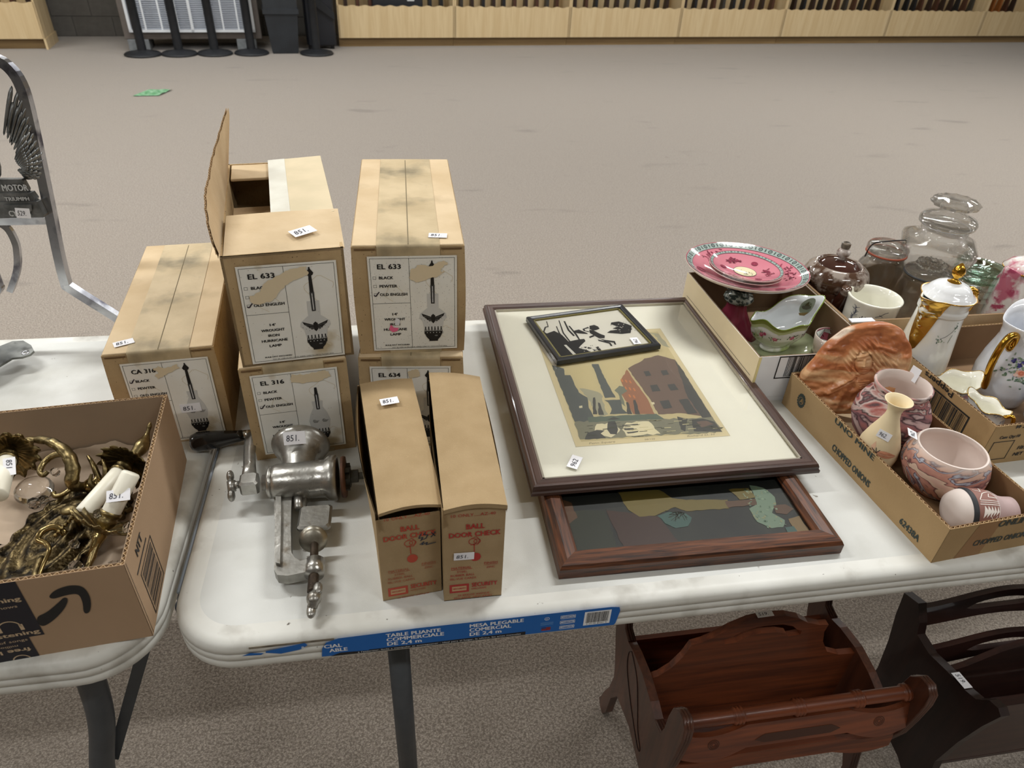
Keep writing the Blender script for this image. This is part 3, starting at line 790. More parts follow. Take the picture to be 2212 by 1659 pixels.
# ------------------------------------------------------------------ the two tall door-check boxes
RED = (176, 52, 44)
def check_box(loc, rz, w, d, h, label, faded, front_gap):
    t = empty('hardware_box', loc, rz, label, 'box', 'tall chipboard boxes of door hardware')
    th = .0012; mb = MB()
    def wall(x0_, x1_, bulge, sgn):
        mb.grid(lambda a, b: (x0_ + sgn * bulge * math.sin(PI * a) * (b ** 1.5), d * a, h * b), 16, 10)
        mb.grid(lambda a, b: (x0_ - th * sgn + sgn * bulge * math.sin(PI * a) * (b ** 1.5), d * (1 - a), h * b), 16, 10)
    wall(0, 0, .010 if faded else .004, -1); wall(w, w, .003, 1)
    mb.box((0, 0, 0), (w, th, h - front_gap)).box((0, d - th, 0), (w, d, h)).box((0, 0, 0), (w, d, th))
    mb.build('body', CHIP, t)
    lid = MB(); N = 14
    def top(a, b, off=0):
        x = w * a + (.001 if not faded else .0035) ; y = -.003 + (d + .004) * b
        z = h + .001 + .006 * math.sin(PI * a) * (1 - .5 * b) + (.012 * (b ** 3) * (1 - a) if not faded else .003 * math.sin(PI * b)) - off
        return (x, y, z)
    lid.grid(lambda a, b: top(a, b), N, N); lid.grid(lambda a, b: top(1 - a, b, th), N, N)
    # left skirt folded down inside the side wall, right skirt, front lip
    lid.grid(lambda a, b: (top(0, 1 - a)[0] + .003 * b - (.001 if faded else 0), top(0, 1 - a)[1], top(0, 1 - a)[2] - .03 * b), N, 3)
    lid.grid(lambda a, b: (top(1, a)[0] - .0005 * b, top(1, a)[1], top(1, a)[2] - (.012 if not faded else .02) * b), N, 3)
    lid.grid(lambda a, b: (top(a, 0)[0], -.0035 - .0005 * b, top(a, 0)[2] - (.006 if not faded else .004) * (1 - b)), N, 2)
    lid.build('lid', CHIP, t)
    p = Print(); c = (186, 74, 52) if faded else RED; c2_ = (178, 92, 62) if faded else RED
    k = w * 1000 / 72.6
    def X(x): return x * k
    def Y(y): return h * 1000 - y
    p.text('10 ONLY.....AZ-40', X(8), Y(14.5), 4.6, c, width=X(53))
    p.text('BALL', X(26), Y(36), 8.2, c, width=X(22), bold=1); p.text('DOOR CHECK', X(6), Y(49), 8, c, width=X(61), bold=1)
    for q in ((35, 58, 5, 5.5), (40, 58, 4, 5)): p.ring(X(q[0]), Y(q[1]), q[2], .8, c)
    p.line([(X(33), Y(53)), (X(39), Y(50)), (X(43), Y(56)), (X(41), Y(64)), (X(32), Y(64))], .8, c); p.line([(X(36.5), Y(62)), (X(37), Y(78))], 1, c)
    p.disc(X(38.5), Y(86), 6.6, 7.4, c, 2, 20)
    for s_, x, y, hh, wd in (('MATERIAL', 9, 106, 4.2, 25), ('STEEL', 16, 113, 3.6, 13), ('RUBBER BALL', 8, 119.5, 3.8, 30), ('SEL-VUE CARDS', 7, 126, 3.6, 33), ('FINISH', 49, 101, 4, 17), ('ZINC', 52, 108.5, 3.6, 11),
                             ('HARDWARE', 34, 147.5, 3.2, 19), ('20 BRIDGE AVENUE', 17, 158.5, 3.4, 40), ('RED BANK, NEW JERSEY', 12, 163.6 if not faded else 162, 3.2, 49)):
        p.text(s_, X(x), Y(y), hh, c2_, width=X(wd), bold=0)
    p.rect(X(9), Y(107.6), X(35), Y(107.1), c2_); p.rect(X(49), Y(102.8), X(66), Y(102.3), c2_)
    p.text('SECURITY', X(34), Y(142), 7.4, c, width=X(32), bold=1)
    p.rect(X(7), Y(151), X(31), Y(135), c); p.rect(X(10), Y(147.4), X(28), Y(138.5), (196, 160, 118), 3); p.text('SECURITY', X(11), Y(144.2), 2.6, c, width=X(16), bold=1, l=4)
    if faded:
        for s in ([(50, 44), (47, 52), (52, 51), (49, 57)], [(55, 43), (53, 47), (58, 48), (55, 54), (50, 55)], [(62, 45), (66, 52)], [(67, 45), (61, 53)], [(48, 63), (53, 59), (50, 64), (57, 61), (55, 65), (67, 63)]):
            p.line([(X(a), Y(b)) for a, b in s], 1.3, (52, 60, 74), 5)
    p.build('printing', t, frame_M((0, -.0001, 0), (1, 0, 0), (0, 0, 1)))
    return t
a1 = check_box((.2601, .0435, .74), .0947, .0758, .262, .158, 'left tall chipboard box, darker front with faded red print and bulging side', 1, .012)
a2 = check_box((.3375, .0335, .74), .0, .0745, .262, .166, 'right tall chipboard box with crisp red print reading BALL DOOR CHECK', 0, .0)
sticker(a1, frame_M((.028, .19, .1695), (.97, .1, 0), (-.1, .97, .0)), w_=25, h_=15)
sticker(a2, frame_M((.0125, -.0009, .078), (1, 0, -.03), (.03, 0, 1)), w_=25, h_=12.5)

# ------------------------------------------------------------------ meat grinder lying on its back
gr = empty('meat_grinder', (.12, .2, .74), 0, 'tarnished hand-cranked meat grinder lying on the table, hopper away from the viewer', 'grinder')
Mx = T(-.012, .045, .036) @ RY(PI / 2)
MB().lathe([(0, -.002), (.024, -.002), (.026, .004), (.027, .03), (.0275, .06), (.028, .072), (.033, .078), (.034, .088), (.031, .09), (.029, .09), (.028, .086), (0, .086)], 36, M=Mx @ RZ(.0)).build('barrel', ZINC, gr)
MB().lathe([(.020, .0), (.023, .02), (.028, .038), (.040, .054), (.0435, .062), (.0425, .064), (.038, .055), (.025, .038), (.018, .0)], 40, M=T(.021, .052, .038) @ RX(-PI / 2 + .12)).build('hopper', ZINC, gr)
MB().lathe([(0, 0), (.030, 0), (.031, .003), (.030, .006), (0, .006)], 32, M=T(.084, .045, .036) @ RY(PI / 2)).build('end_ring', mat('rusty_plate', (112, 78, 60), (84, 62, 50), scale=60, rough=.6, metal=.6), gr)
k_ = MB(); k_.lathe([(0, 0), (.017, 0), (.017, .007), (.010, .007), (.010, .018), (.0055, .018), (.0055, .028), (0, .028)], 6, M=T(.090, .045, .036) @ RY(PI / 2), smooth=False)
for i in range(4): k_.box((-.003, .012, 0), (.003, .021, .006), M=T(.090, .045, .036) @ RY(PI / 2) @ RZ(i * PI / 2 + .4))
k_.build('cutter_nut', mat('dark_iron', (74, 72, 66), (52, 50, 46), scale=70, rough=.45, metal=.8), gr)
MB().lathe([(0, 0), (.021, 0), (.024, .003), (.024, .006), (.02, .009), (.012, .009), (.012, .016), (0, .016)], 28, M=T(-.012, .045, .036) @ RY(-PI / 2)).build('bearing_collar', ZINC, gr)
lg = MB()
def slab(path, w_, z0, z1, mb):
    pts = []
    for i, (x, y, ww) in enumerate(path): pts.append((x - ww / 2, y))
    for (x, y, ww) in reversed(path): pts.append((x + ww / 2, y))
    mb.prism(pts, z1 - z0, M=T(0, 0, z0))
lg.prism([(-.013, .035), (-.008, 0), (-.003, -.04), (.002, -.09), (.004, -.112), (.009, -.121), (.022, -.124), (.048, -.120), (.060, -.112), (.061, -.102), (.050, -.097), (.036, -.101), (.028, -.095), (.023, -.085), (.018, -.04), (.015, 0), (.013, .035)], .016, M=T(0, 0, .012))
lg.prism([(-.010, .035), (-.005, 0), (0, -.04), (.006, -.105), (.012, -.108), (.006, -.04), (.002, 0), (-.002, .035)], .006, M=T(0, 0, .028))
lg.tube([(.054, -.098, .021), (.054, -.121, .021)], .0125, 18); lg.tube([(.021, .025, .026), (.026, -.005, .028)], .006, 10)
lg.build('clamp_leg', ZINC, gr)
jp = MB().box((-.021, -.045, .018), (.024, -.001, .028), M=T(.048, 0, .002) @ RZ(-.02), ch=.003).box((.022, .0, .014), (.034, .03, .024), ch=.002); jp.build('clamp_jaw', ZINC, gr)
MB().lathe([(0, 0), (.018, .001), (.019, .004), (.012, .007), (.006, .009), (0, .009)], 28, M=T(.050, -.062, .026) @ RX(PI / 2 - .5)).build('clamp_pad', mat('worn_pad', (186, 182, 170), (150, 144, 130), scale=60, rough=.35, metal=.9), gr)
sc = MB(); sc.tube([(.051, -.068, .024), (.055, -.145, .02)], .0055, 12)
for i in range(14): sc.tube([(.0535, -.122 - i * .0018, .0205), (.0536, -.1228 - i * .0018, .0205)], .0068, 12)
sc.build('clamp_screw', mat('rusty_thread', (96, 84, 72), (70, 60, 52), scale=80, rough=.5, metal=.8), gr)
wn = MB(); wn.ball((.056, -.157, .02), .0095, sc=(1, 1.1, 1)); wn.ball((.061, -.147, .026), .008, sc=(.8, 1.2, .6)); wn.ball((.053, -.171, .014), .0088, sc=(.7, 1.25, .65)); wn.tube([(.06, -.15, .024), (.054, -.168, .016)], .0065, 10)
wn.build('thumb_nut', ZINC, gr)
hb = MB(); hb.box((-.012, -.013, -.012), (.014, .013, .012), M=T(-.047, .045, .036) @ RZ(.05), ch=.003); hb.build('crank_hub', ZINC, gr)
cr = MB(); cr.tube([(-.048, .055, .038), (-.052, .085, .035), (-.058, .12, .03), (-.062, .155, .026), (-.062, .176, .022)], [.0075, .0062, .006, .0062, .0075], 10, flat=1.5); cr.build('crank_arm', ZINC, gr)
w2 = MB(); w2.tube([(-.06, .045, .036), (-.067, .045, .036)], .0055, 10); w2.ball((-.073, .055, .044), .0095, sc=(.55, .9, 1)); w2.ball((-.071, .033, .027), .0095, sc=(.55, .9, 1)); w2.tube([(-.072, .05, .04), (-.07, .037, .031)], .006, 8)
w2.build('wing_nut', ZINC, gr)
hd = [(-.062 - .012, 0), ]
MB().tube([(-.064, .179, .022), (-.078, .1785, .0215)], .0075, 16).build('ferrule', mat('ferrule_steel', (200, 198, 190), rough=.2, metal=1), gr)
MB().tube([(-.077, .1785, .021), (-.085, .178, .020), (-.105, .177, .0185), (-.128, .175, .0175), (-.146, .1735, .017), (-.155, .1725, .0165), (-.158, .172, .0165)], [.0085, .0095, .0125, .0155, .016, .0125, .006], 20).build('grip', mat('black_lacquered_wood', (12, 11, 12), rough=.15, coat=.6), gr)
sticker(gr, frame_M((.004, .0795, .0755), (1, .06, -.03), (-.05, .55, .83)), w_=31, h_=19)

# ------------------------------------------------------------------ picture frames
def picture_frame(loc, rz, w, d, prof, m_frame, label, miter=True, grp=None):
    """prof: list of (inset, z); four mitred rails, each a part"""
    t = empty('picture_frame', loc, rz, label, 'picture frame')
    n = len(prof)
    cs = [(0, 0, 1, 0), (w, 0, 0, 1), (w, d, -1, 0), (0, d, 0, -1)]
    for k in range(4):
        a, b_ = cs[k], cs[(k + 1) % 4]
        def corner(c, i): return {0: (i, i), 1: (w - i, i), 2: (w - i, d - i), 3: (i, d - i)}[c]
        vs = []
        for ins, z in prof: x, y = corner(k, ins); vs.append((x, y, z))
        for ins, z in prof: x, y = corner((k + 1) % 4, ins); vs.append((x, y, z))
        fs = [(i, n + i, n + i + 1, i + 1) for i in range(n - 1)]
        fs.append((n - 1, 2 * n - 1, n, 0)); fs.append(list(range(n))); fs.append(list(range(2 * n - 1, n - 1, -1)))
        MB().add(vs, fs, 0, False).build('rail', m_frame[k % 2], t)
    return t
DK = [wood('dark_frame_x', (84, 62, 54), (62, 46, 42), axis=0, rough=.35, scale=9), wood('dark_frame_y', (84, 62, 54), (62, 46, 42), axis=1, rough=.35, scale=9)]
OAK = [wood('red_oak_x', (106, 62, 37), (48, 29, 21), axis=0, rough=.38, scale=30, bump=.3, bscale=60), wood('red_oak_y', (106, 62, 37), (48, 29, 21), axis=1, rough=.38, scale=30, bump=.3, bscale=60)]
BKF = [mat('black_frame', (30, 32, 36), (40, 42, 46), scale=20, rough=.3, coat=.3)] * 2
GLASS = bpy.data.materials.new('clear_glazing'); nt, b_ = nodes_of(GLASS)
b_.inputs['Base Color'].default_value = (1, 1, 1, 1); b_.inputs['Roughness'].default_value = .03; b_.inputs['Transmission Weight'].default_value = 1; b_.inputs['IOR'].default_value = 1.45
def glaze(t, x0_, y0_, x1_, y1_, z):
    # a single thin pane face over the picture: tinted by reflection only
    m = bpy.data.materials.get('pane_glass')
    if not m:
        m = bpy.data.materials.new('pane_glass'); m.use_nodes = True; N = m.node_tree.nodes; L = m.node_tree.links
        N.remove(N['Principled BSDF'])
        tr = N.new('ShaderNodeBsdfTransparent'); gl = N.new('ShaderNodeBsdfGlossy'); gl.inputs['Roughness'].default_value = .04
        fr_ = N.new('ShaderNodeFresnel'); fr_.inputs['IOR'].default_value = 1.5; mx = N.new('ShaderNodeMixShader')
        L.new(fr_.outputs[0], mx.inputs[0]); L.new(tr.outputs[0], mx.inputs[1]); L.new(gl.outputs[0], mx.inputs[2]); L.new(mx.outputs[0], N['Material Output'].inputs[0])
    MB().add([(x0_, y0_, z), (x1_, y0_, z), (x1_, y1_, z), (x0_, y1_, z)], [(0, 1, 2, 3)]).build('glazing', m, t)
MATB = mat('mat_board', (244, 241, 226), (240, 237, 222), scale=8, rough=.8)
low = picture_frame((.4924, .0489, .74), -.0107, .4116, .52, [(.0, .001), (0, .018), (.003, .0235), (.012, .0265), (.026, .025), (.031, .018), (.031, .001)], OAK, 'worn reddish oak frame with a dark figure print, lying under the large mat-board frame')
MB().box((.03, .03, .001), (.382, .49, .012)).build('backing', mat('print_dark', (52, 54, 48), (36, 38, 38), scale=12, rough=.5), low)
CITY=[('dk', [(100, 328), (120, 315), (117, 294), (127, 293), (130, 238), (142, 221), (136, 192), (138, 168), (125, 154), (103, 157)]), ('haze', [(313, 429), (341, 422), (347, 368), (334, 377), (331, 419)]), ('haze', [(133, 251), (148, 246), (168, 231), (164, 190), (165, 171), (150, 166), (144, 192), (142, 224)]), ('brn', [(240, 304), (265, 320), (282, 334), (313, 343), (340, 325), (341, 144), (291, 161), (260, 161), (251, 162), (250, 213)]), ('dk2', [(340, 325), (342, 295), (341, 144), (342, 105), (323, 143), (320, 206)]), ('org', [(215, 267), (237, 301), (246, 213), (245, 163), (208, 167), (207, 201), (204, 224), (215, 236)]), ('gry', [(195, 238), (208, 251), (218, 246), (217, 233), (204, 224), (201, 189), (196, 199), (199, 228)]), ('dk', [(176, 325), (189, 324), (188, 280), (191, 217), (172, 217), (174, 271)]), ('dk', [(169, 211), (198, 210), (194, 183), (200, 170), (167, 171), (175, 185), (174, 204)]), ('gnd', [(103, 157), (258, 149), (342, 145), (342, 104), (101, 111)]), ('grn', [(128, 167), (248, 164), (257, 148), (126, 153)]), ('crm', [(138, 147), (168, 147), (174, 129), (162, 116), (153, 110), (144, 115), (113, 110), (130, 130)]), ('crm', [(190, 145), (228, 146), (237, 111), (179, 111), (177, 128)]), ('dk2', [(159, 151), (171, 152), (170, 129), (164, 117), (154, 119), (152, 131)]), ('dk2', [(159, 157), (172, 163), (182, 156), (170, 155)]), ('dk2', [(108, 110), (117, 126), (134, 132), (147, 129), (138, 122), (144, 109)]), ('dk2', [(281, 153), (297, 145), (280, 112), (275, 118)]), ('dk2', [(303, 142), (323, 143), (340, 132), (342, 105), (295, 111)]), ('brn', [(309, 135), (328, 136), (336, 126), (312, 120)]), ('dk2', [(151, 220), (155, 221), (149, 194), (146, 173), (139, 174), (147, 207)]), ('dk2', [(156, 206), (159, 203), (157, 170), (148, 171)]), ('dk2', [(205, 201), (209, 201), (206, 167), (198, 168)]), ('dk2', [(220, 206), (224, 206), (219, 165), (211, 166)]), ('dk2', [(266, 291), (277, 292), (277, 277), (266, 276)]), ('dk2', [(300, 291), (312, 292), (312, 277), (299, 275)]), ('dk2', [(264, 247), (278, 248), (278, 228), (262, 227)]), ('dk2', [(297, 246), (311, 247), (312, 228), (297, 227)]), ('dk2', [(266, 199), (283, 200), (282, 178), (265, 176)]), ('dk2', [(301, 198), (318, 200), (320, 158), (302, 157)]), ('crm', [(120, 199), (126, 199), (125, 193), (120, 193)]), ('crm', [(249, 197), (255, 196), (254, 190), (249, 190)]), ('dk2', [(179, 130), (196, 130), (197, 126), (181, 126)]), ('dk2', [(179, 140), (207, 140), (208, 137), (180, 137)]), ('dk2', [(182, 121), (203, 122), (200, 119), (183, 117)])]
SILH=[('k', [(11, 145), (11, 121), (20, 103), (38, 109), (47, 90), (50, 64), (73, 66), (84, 65), (83, 57), (66, 43), (60, 37), (73, 25), (79, 12), (9, 11)]), ('k', [(115, 109), (126, 110), (131, 102), (130, 93), (121, 90), (114, 90), (110, 97)]), ('k', [(108, 95), (116, 89), (123, 74), (129, 66), (124, 57), (113, 60), (108, 72), (104, 83)]), ('k', [(96, 101), (110, 106), (111, 101), (100, 100), (99, 93), (106, 89), (103, 87), (95, 94)]), ('k', [(113, 60), (122, 51), (139, 42), (136, 29), (133, 30), (134, 37), (120, 46)]), ('k', [(109, 56), (128, 39), (127, 27), (123, 27), (124, 36), (108, 51)]), ('k', [(107, 74), (96, 70), (96, 65), (108, 69)]), ('k', [(164, 110), (181, 110), (194, 95), (199, 87), (184, 62), (165, 63), (138, 75), (148, 81), (167, 80), (156, 87), (170, 92), (160, 104)]), ('k', [(71, 140), (74, 139), (69, 105), (71, 81), (67, 80), (65, 104)]), ('k', [(62, 145), (64, 145), (54, 97), (54, 63), (51, 64), (51, 97)]), ('k', [(48, 124), (50, 125), (46, 99), (47, 73), (44, 74), (43, 97)]), ('k', [(73, 120), (76, 119), (77, 86), (75, 65), (72, 66), (73, 85)]), ('k', [(76, 99), (88, 101), (99, 83), (98, 80), (82, 87), (75, 92)]), ('k', [(36, 147), (38, 148), (33, 126), (27, 125), (16, 107), (14, 109), (25, 128), (32, 129)]), ('w', [(36, 54), (41, 54), (46, 18), (40, 15)]), ('k', [(93, 32), (99, 32), (99, 12), (92, 10)]), ('k', [(78, 36), (85, 30), (79, 28)]), ('k', [(70, 38), (77, 37), (73, 32)]), ('k', [(85, 26), (89, 21), (84, 18)]), ('k', [(101, 16), (108, 16), (106, 9), (100, 10)])]
LOWP=[('a', [(93, 108), (168, 88), (180, 32), (99, 32)]), ('b', [(31, 113), (91, 108), (90, 32), (31, 32)]), ('c', [(121, 144), (186, 141), (200, 122), (221, 116), (257, 113), (284, 110), (279, 92), (213, 93), (198, 103), (178, 96), (162, 89), (139, 90), (126, 105)]), ('d', [(166, 89), (186, 95), (209, 90), (216, 80), (204, 64), (184, 62), (172, 73)]), ('e', [(332, 137), (351, 129), (360, 108), (354, 90), (340, 76), (353, 60), (344, 47), (326, 47), (310, 61), (309, 88), (327, 99)]), ('f', [(349, 90), (369, 91), (378, 81), (361, 71), (346, 75)]), ('g', [(359, 62), (379, 66), (379, 33), (357, 33)]), ('f', [(279, 107), (328, 107), (325, 95), (278, 93)]), ('f', [(32, 137), (45, 128), (47, 98), (32, 86)]), ('c', [(294, 131), (327, 131), (330, 110), (303, 108)]), ('d', [(346, 46), (360, 47), (361, 36), (345, 34)])]
def rough_edges(P, amp, R):
    o = []
    for i in range(len(P)):
        a, b_ = P[i], P[(i + 1) % len(P)]; n = max(1, int(math.dist(a, b_) / 7))
        for k in range(n):
            t_ = k / n; e = amp if k else amp * .3
            o.append((a[0] + (b_[0] - a[0]) * t_ + R.uniform(-e, e), a[1] + (b_[1] - a[1]) * t_ + R.uniform(-e, e)))
    return o
R = random.Random(11)
cl = dict(a=(66, 46, 38), b=(46, 50, 38), c=(118, 104, 52), d=(66, 96, 88), e=(122, 142, 120), f=(96, 70, 50), g=(132, 108, 68))
p = Print()
for i, (k, P) in enumerate(LOWP): p.poly(rough_edges(P, 1.2, R), cl[k], 1 + i * .3)
for k in range(60):
    x, y = R.uniform(310, 355), R.uniform(48, 130)
    p.disc(x, y, R.uniform(1, 3), R.uniform(.7, 2), R.choice([(140, 160, 134), (96, 120, 98), (150, 150, 112)]), 5, 6, R.uniform(0, 3))
for k in range(26): p.line([(200 + R.uniform(-8, 8), 92 + R.uniform(-4, 4)), (200 + R.uniform(-20, 10), 88 + R.uniform(-16, 10))], .6, (52, 50, 36), 6)
p.build('picture', low, frame_M((0, 0, .0122), (1, 0, 0), (0, 1, 0)), base=.0001, eps=.00008, rough=.45)
glaze(low, .03, .03, .382, .49, .0155)
up = picture_frame((.4766, .1798, .7675), .0011, .4616, .5617, [(0, .001), (0, .006), (.002, .008), (.002, .012), (.004, .0165), (.007, .0175), (.0095, .0165), (.011, .0172), (.018, .0172), (.0195, .0155), (.021, .0155), (.0225, .0135), (.0225, .001)], DK, 'large dark wood frame with cream mat board around a rainy city square print')
MB().box((.022, .022, .001), (.44, .54, .0095)).build('backing', MATB, up)
pp = MB()
for (x0_, y0_, x1_, y1_) in ((.0215, .0215, .4401, .0245), (.0215, .5372, .4401, .5402), (.0215, .0215, .0245, .5402), (.4371, .0215, .4401, .5402)): pp.box((x0_, y0_, .009), (x1_, y1_, .0145))
pp.build('silver_fillet', mat('silver_fillet', (178, 172, 158), rough=.3, metal=.7), up)
p = Print()
p.rect(90, 94, 351, 441, (222, 208, 168), 1); p.rect(101, 105, 342, 430, (206, 192, 148), 2)
cc = dict(dk=(104, 108, 104), dk2=(92, 92, 88), haze=(172, 168, 144), brn=(128, 110, 98), org=(166, 122, 96), gry=(130, 134, 118), gnd=(142, 140, 120), grn=(112, 122, 108), crm=(230, 220, 184))  # inks greyed, the veil of glare on the glass put into their colours
for i, (k, P) in enumerate(CITY): p.poly(rough_edges(P, .9 if k not in ('crm', 'haze', 'gnd') else 2.2, R), cc[k], 3 + i * .12)
for k in range(55):
    x, y = R.uniform(112, 335), R.uniform(108, 148)
    p.line([(x, y), (x + R.uniform(5, 16), y + R.uniform(-.6, .6))], R.uniform(.6, 1.8), R.choice([(98, 100, 84), (214, 204, 160), (84, 84, 76)]), 8)
for k in range(8): p.rect(216 + (k % 3) * 7, 262 - (k // 3) * 24 - (k % 3) * 3, 219 + (k % 3) * 7, 271 - (k // 3) * 24 - (k % 3) * 3, (206, 140, 96), 8)
p.text('Penn Square', 112, 97.5, 4.2, (150, 138, 112), shear=.35, width=44).text('58/120', 205, 97.5, 3.8, (150, 138, 112), shear=.3, width=18).text('Richard D. H', 278, 98, 4.2, (150, 138, 112), shear=.4, width=48)
p.frame(89.4, 93.4, 351.6, 441.6, .7, (206, 196, 166), 2)
p.build('picture', up, frame_M((0, 0, .0096), (1, 0, 0), (0, 1, 0)), base=.00008, eps=.00006)
glaze(up, .0215, .0215, .4401, .5402, .0125)
sticker(up, frame_M((.0775, .0375, .0129), (.52, .85, 0), (-.85, .52, 0)), '962', w_=30, h_=17)
sm = picture_frame((.5843, .5026, .7805), .1721, .2174, .168, [(0, .0), (0, .009), (.002, .0115), (.006, .012), (.009, .0105), (.0105, .0085), (.0105, 0)], BKF, 'small black frame with a cut-out silhouette, lying on the large frame')
MB().box((.01, .01, .0), (.2051, .158, .0055)).build('backing', mat('silhouette_paper', (226, 222, 208), rough=.7), sm)
gg = MB()
for (x0_, y0_, x1_, y1_) in ((.0105, .0105, .2046, .0135), (.0105, .1545, .2046, .1575), (.0105, .0105, .0135, .1575), (.2016, .0105, .2046, .1575)): gg.box((x0_, y0_, .005), (x1_, y1_, .0088))
gg.build('gilt_slip', mat('dull_gilt', (118, 110, 62), rough=.4, metal=.5), sm)
p = Print()
for i, (k, P) in enumerate(SILH): p.poly([(min(max(a, 14), 201), min(max(b_, 14), 154)) for a, b_ in P], (30, 31, 33) if k == 'k' else (222, 218, 204), 1 + (k == 'w') + i * .05)
for k in range(46): 
    x, y = R.uniform(158, 198), R.uniform(66, 110); p.disc(x, y, R.uniform(.8, 2.6), R.uniform(.5, 1.4), (30, 31, 33) if k % 3 else (222, 218, 204), 3, 6, R.uniform(0, 3))
for k in range(26):
    x, y = R.uniform(64, 100), R.uniform(16, 40); p.disc(x, y, R.uniform(.8, 2.2), R.uniform(.5, 1.2), (222, 218, 204) if k % 2 else (30, 31, 33), 3, 6, R.uniform(0, 3))
p.build('picture', sm, frame_M((0, 0, .0056), (1, 0, 0), (0, 1, 0)), base=.0001, eps=.00008)
glaze(sm, .0105, .0105, .2046, .1575, .0078)
sticker(sm, frame_M((.183, .0155, .0082), (.1, 1, 0), (-1, .1, 0)), '962', w_=24, h_=15)

# ------------------------------------------------------------------ open corrugated boxes
def tray(loc, rz, w, d, h, label, outer, inner, tk=.004, per=.0075, name='cardboard_box', flute=True, cat='box'):
    t = empty(name, loc, rz, label, cat)
    mb = MB()
    segs = [((0, 0), (w, 0)), ((w, 0), (w, d)), ((w, d), (0, d)), ((0, d), (0, 0))]
    fl = MB()
    for (a, b) in segs:
        ux, uy = b[0] - a[0], b[1] - a[1]; Ln = math.hypot(ux, uy); ux /= Ln; uy /= Ln
        M = frame_M((a[0], a[1], 0), (ux, uy, 0), (-uy, ux, 0))   # local x along wall, y inward, z up
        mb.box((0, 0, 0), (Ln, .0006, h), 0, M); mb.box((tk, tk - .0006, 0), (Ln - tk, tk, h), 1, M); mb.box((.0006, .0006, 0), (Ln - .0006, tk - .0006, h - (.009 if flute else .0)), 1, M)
        if flute:
            n = int(Ln / per) * 6; vs = []
            for i in range(n + 1):
                x = .001 + (Ln - .002) * i / n; y = tk / 2 + (tk / 2 - .0007) * math.sin(2 * PI * i / 6)
                vs += [M @ Vector((x, y - .0003, h - .009)), M @ Vector((x, y - .0003, h - .0004)), M @ Vector((x, y + .0003, h - .0004)), M @ Vector((x, y + .0003, h - .009))]
            fs = []
            for i in range(n):
                for q in range(3): fs.append((i * 4 + q, i * 4 + q + 1, i * 4 + q + 5, i * 4 + q + 4))
            fl.add(vs, fs, 0)
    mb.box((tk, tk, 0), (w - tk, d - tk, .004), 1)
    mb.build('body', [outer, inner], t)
    if flute: fl.build('corrugated_edge', FLUTE, t)
    return t
BKI = (26, 24, 24); GRNI = (52, 62, 58)

# shipping box at the left with the sconces
SB = (-.0129, .0272, .74); SW = .44; SD = .325; SH = .128; SR = .088
ox = SB[0] - SW * math.cos(SR); oy = SB[1] - SW * math.sin(SR)
sb = tray((ox, oy, .74), SR, SW, SD, SH, 'brown shipping box with a black arrow print, holding brass sconces', SHIPB, mat('shipping_inner', (160, 138, 114), (152, 130, 107), scale=7, rough=.9), tk=.005, per=.0075)
p = Print()
Wm = SW * 1000
p.poly([(0, 0), (Wm - 122, 0), (Wm - 122, 36), (Wm - 106, 36), (Wm - 106, 128), (0, 128)], (28, 26, 36), 1)
arr = lambda P: chaikin([((x + 152) * .61 + Wm - 106, y - 4) for x, y in P])
p.poly(arr([(-152, 52), (-128, 60), (-102, 76), (-90, 88), (-88, 94), (-93, 96), (-103, 90), (-130, 76), (-152, 71)]), BKI, 2)
p.poly(arr([(-114, 102), (-100, 110), (-76, 114), (-57, 110), (-52, 98), (-54, 82), (-63, 66), (-71, 63), (-74, 67), (-68, 82), (-67, 95), (-72, 99), (-88, 99), (-108, 96), (-114, 98)]), BKI, 2)
CI = (196, 172, 140)
p.text('prime streaming', Wm - 110, 98, 6.6, CI, al='r', width=92, bold=1).text('movies and tv shows', Wm - 116, 88, 4.2, CI, al='r', width=74)
p.ring(Wm - 134, 56, 11, 1.5, CI, 3, 16, 0, PI); p.rect(Wm - 125, 50, Wm - 121, 60, CI, 3).rect(Wm - 147, 50, Wm - 143, 60, CI, 3)
p.text('free listening', Wm - 109, 41, 6.4, CI, al='r', width=78, bold=1).text('millions of songs', Wm - 124, 31, 4, CI, al='r', width=58)
p.text('free listening', Wm - 126, 19, 6.2, CI, al='l', width=76, bold=1, rot=PI).text('millions of songs', Wm - 136, 26, 3.6, CI, al='l', width=56, rot=PI)
p.ring(Wm - 140, -2, 9, 1.5, CI, 3, 12, .3, PI - .3)
p.build('printing', sb, frame_M((0, -.0001, 0), (1, 0, 0), (0, 0, 1)))
p = Print()
p.frame(28, 6, 92, 78, 1.6, BKI); 
for k in range(17): p.rect(33, 12 + k * 3.6, 86, 12 + k * 3.6 + random.choice((.9, 1.6, 2.4)), BKI)
p.rect(20, 86, 78, 88.6, BKI).text('NTT', 36, 98, 12, BKI, bold=1, width=30)
for k in range(44): p.rect(3.2, 3 + k * 2.8, 4.8, 4.6 + k * 2.8, (58, 42, 30))
p.build('side_printing', sb, frame_M((SW + .0001, 0, 0), (0, 1, 0), (0, 0, 1)))
def sbp(x, y, z=0):   # point inside the shipping box frame measured from its front right corner
    return Vector((SW + x, y, z))
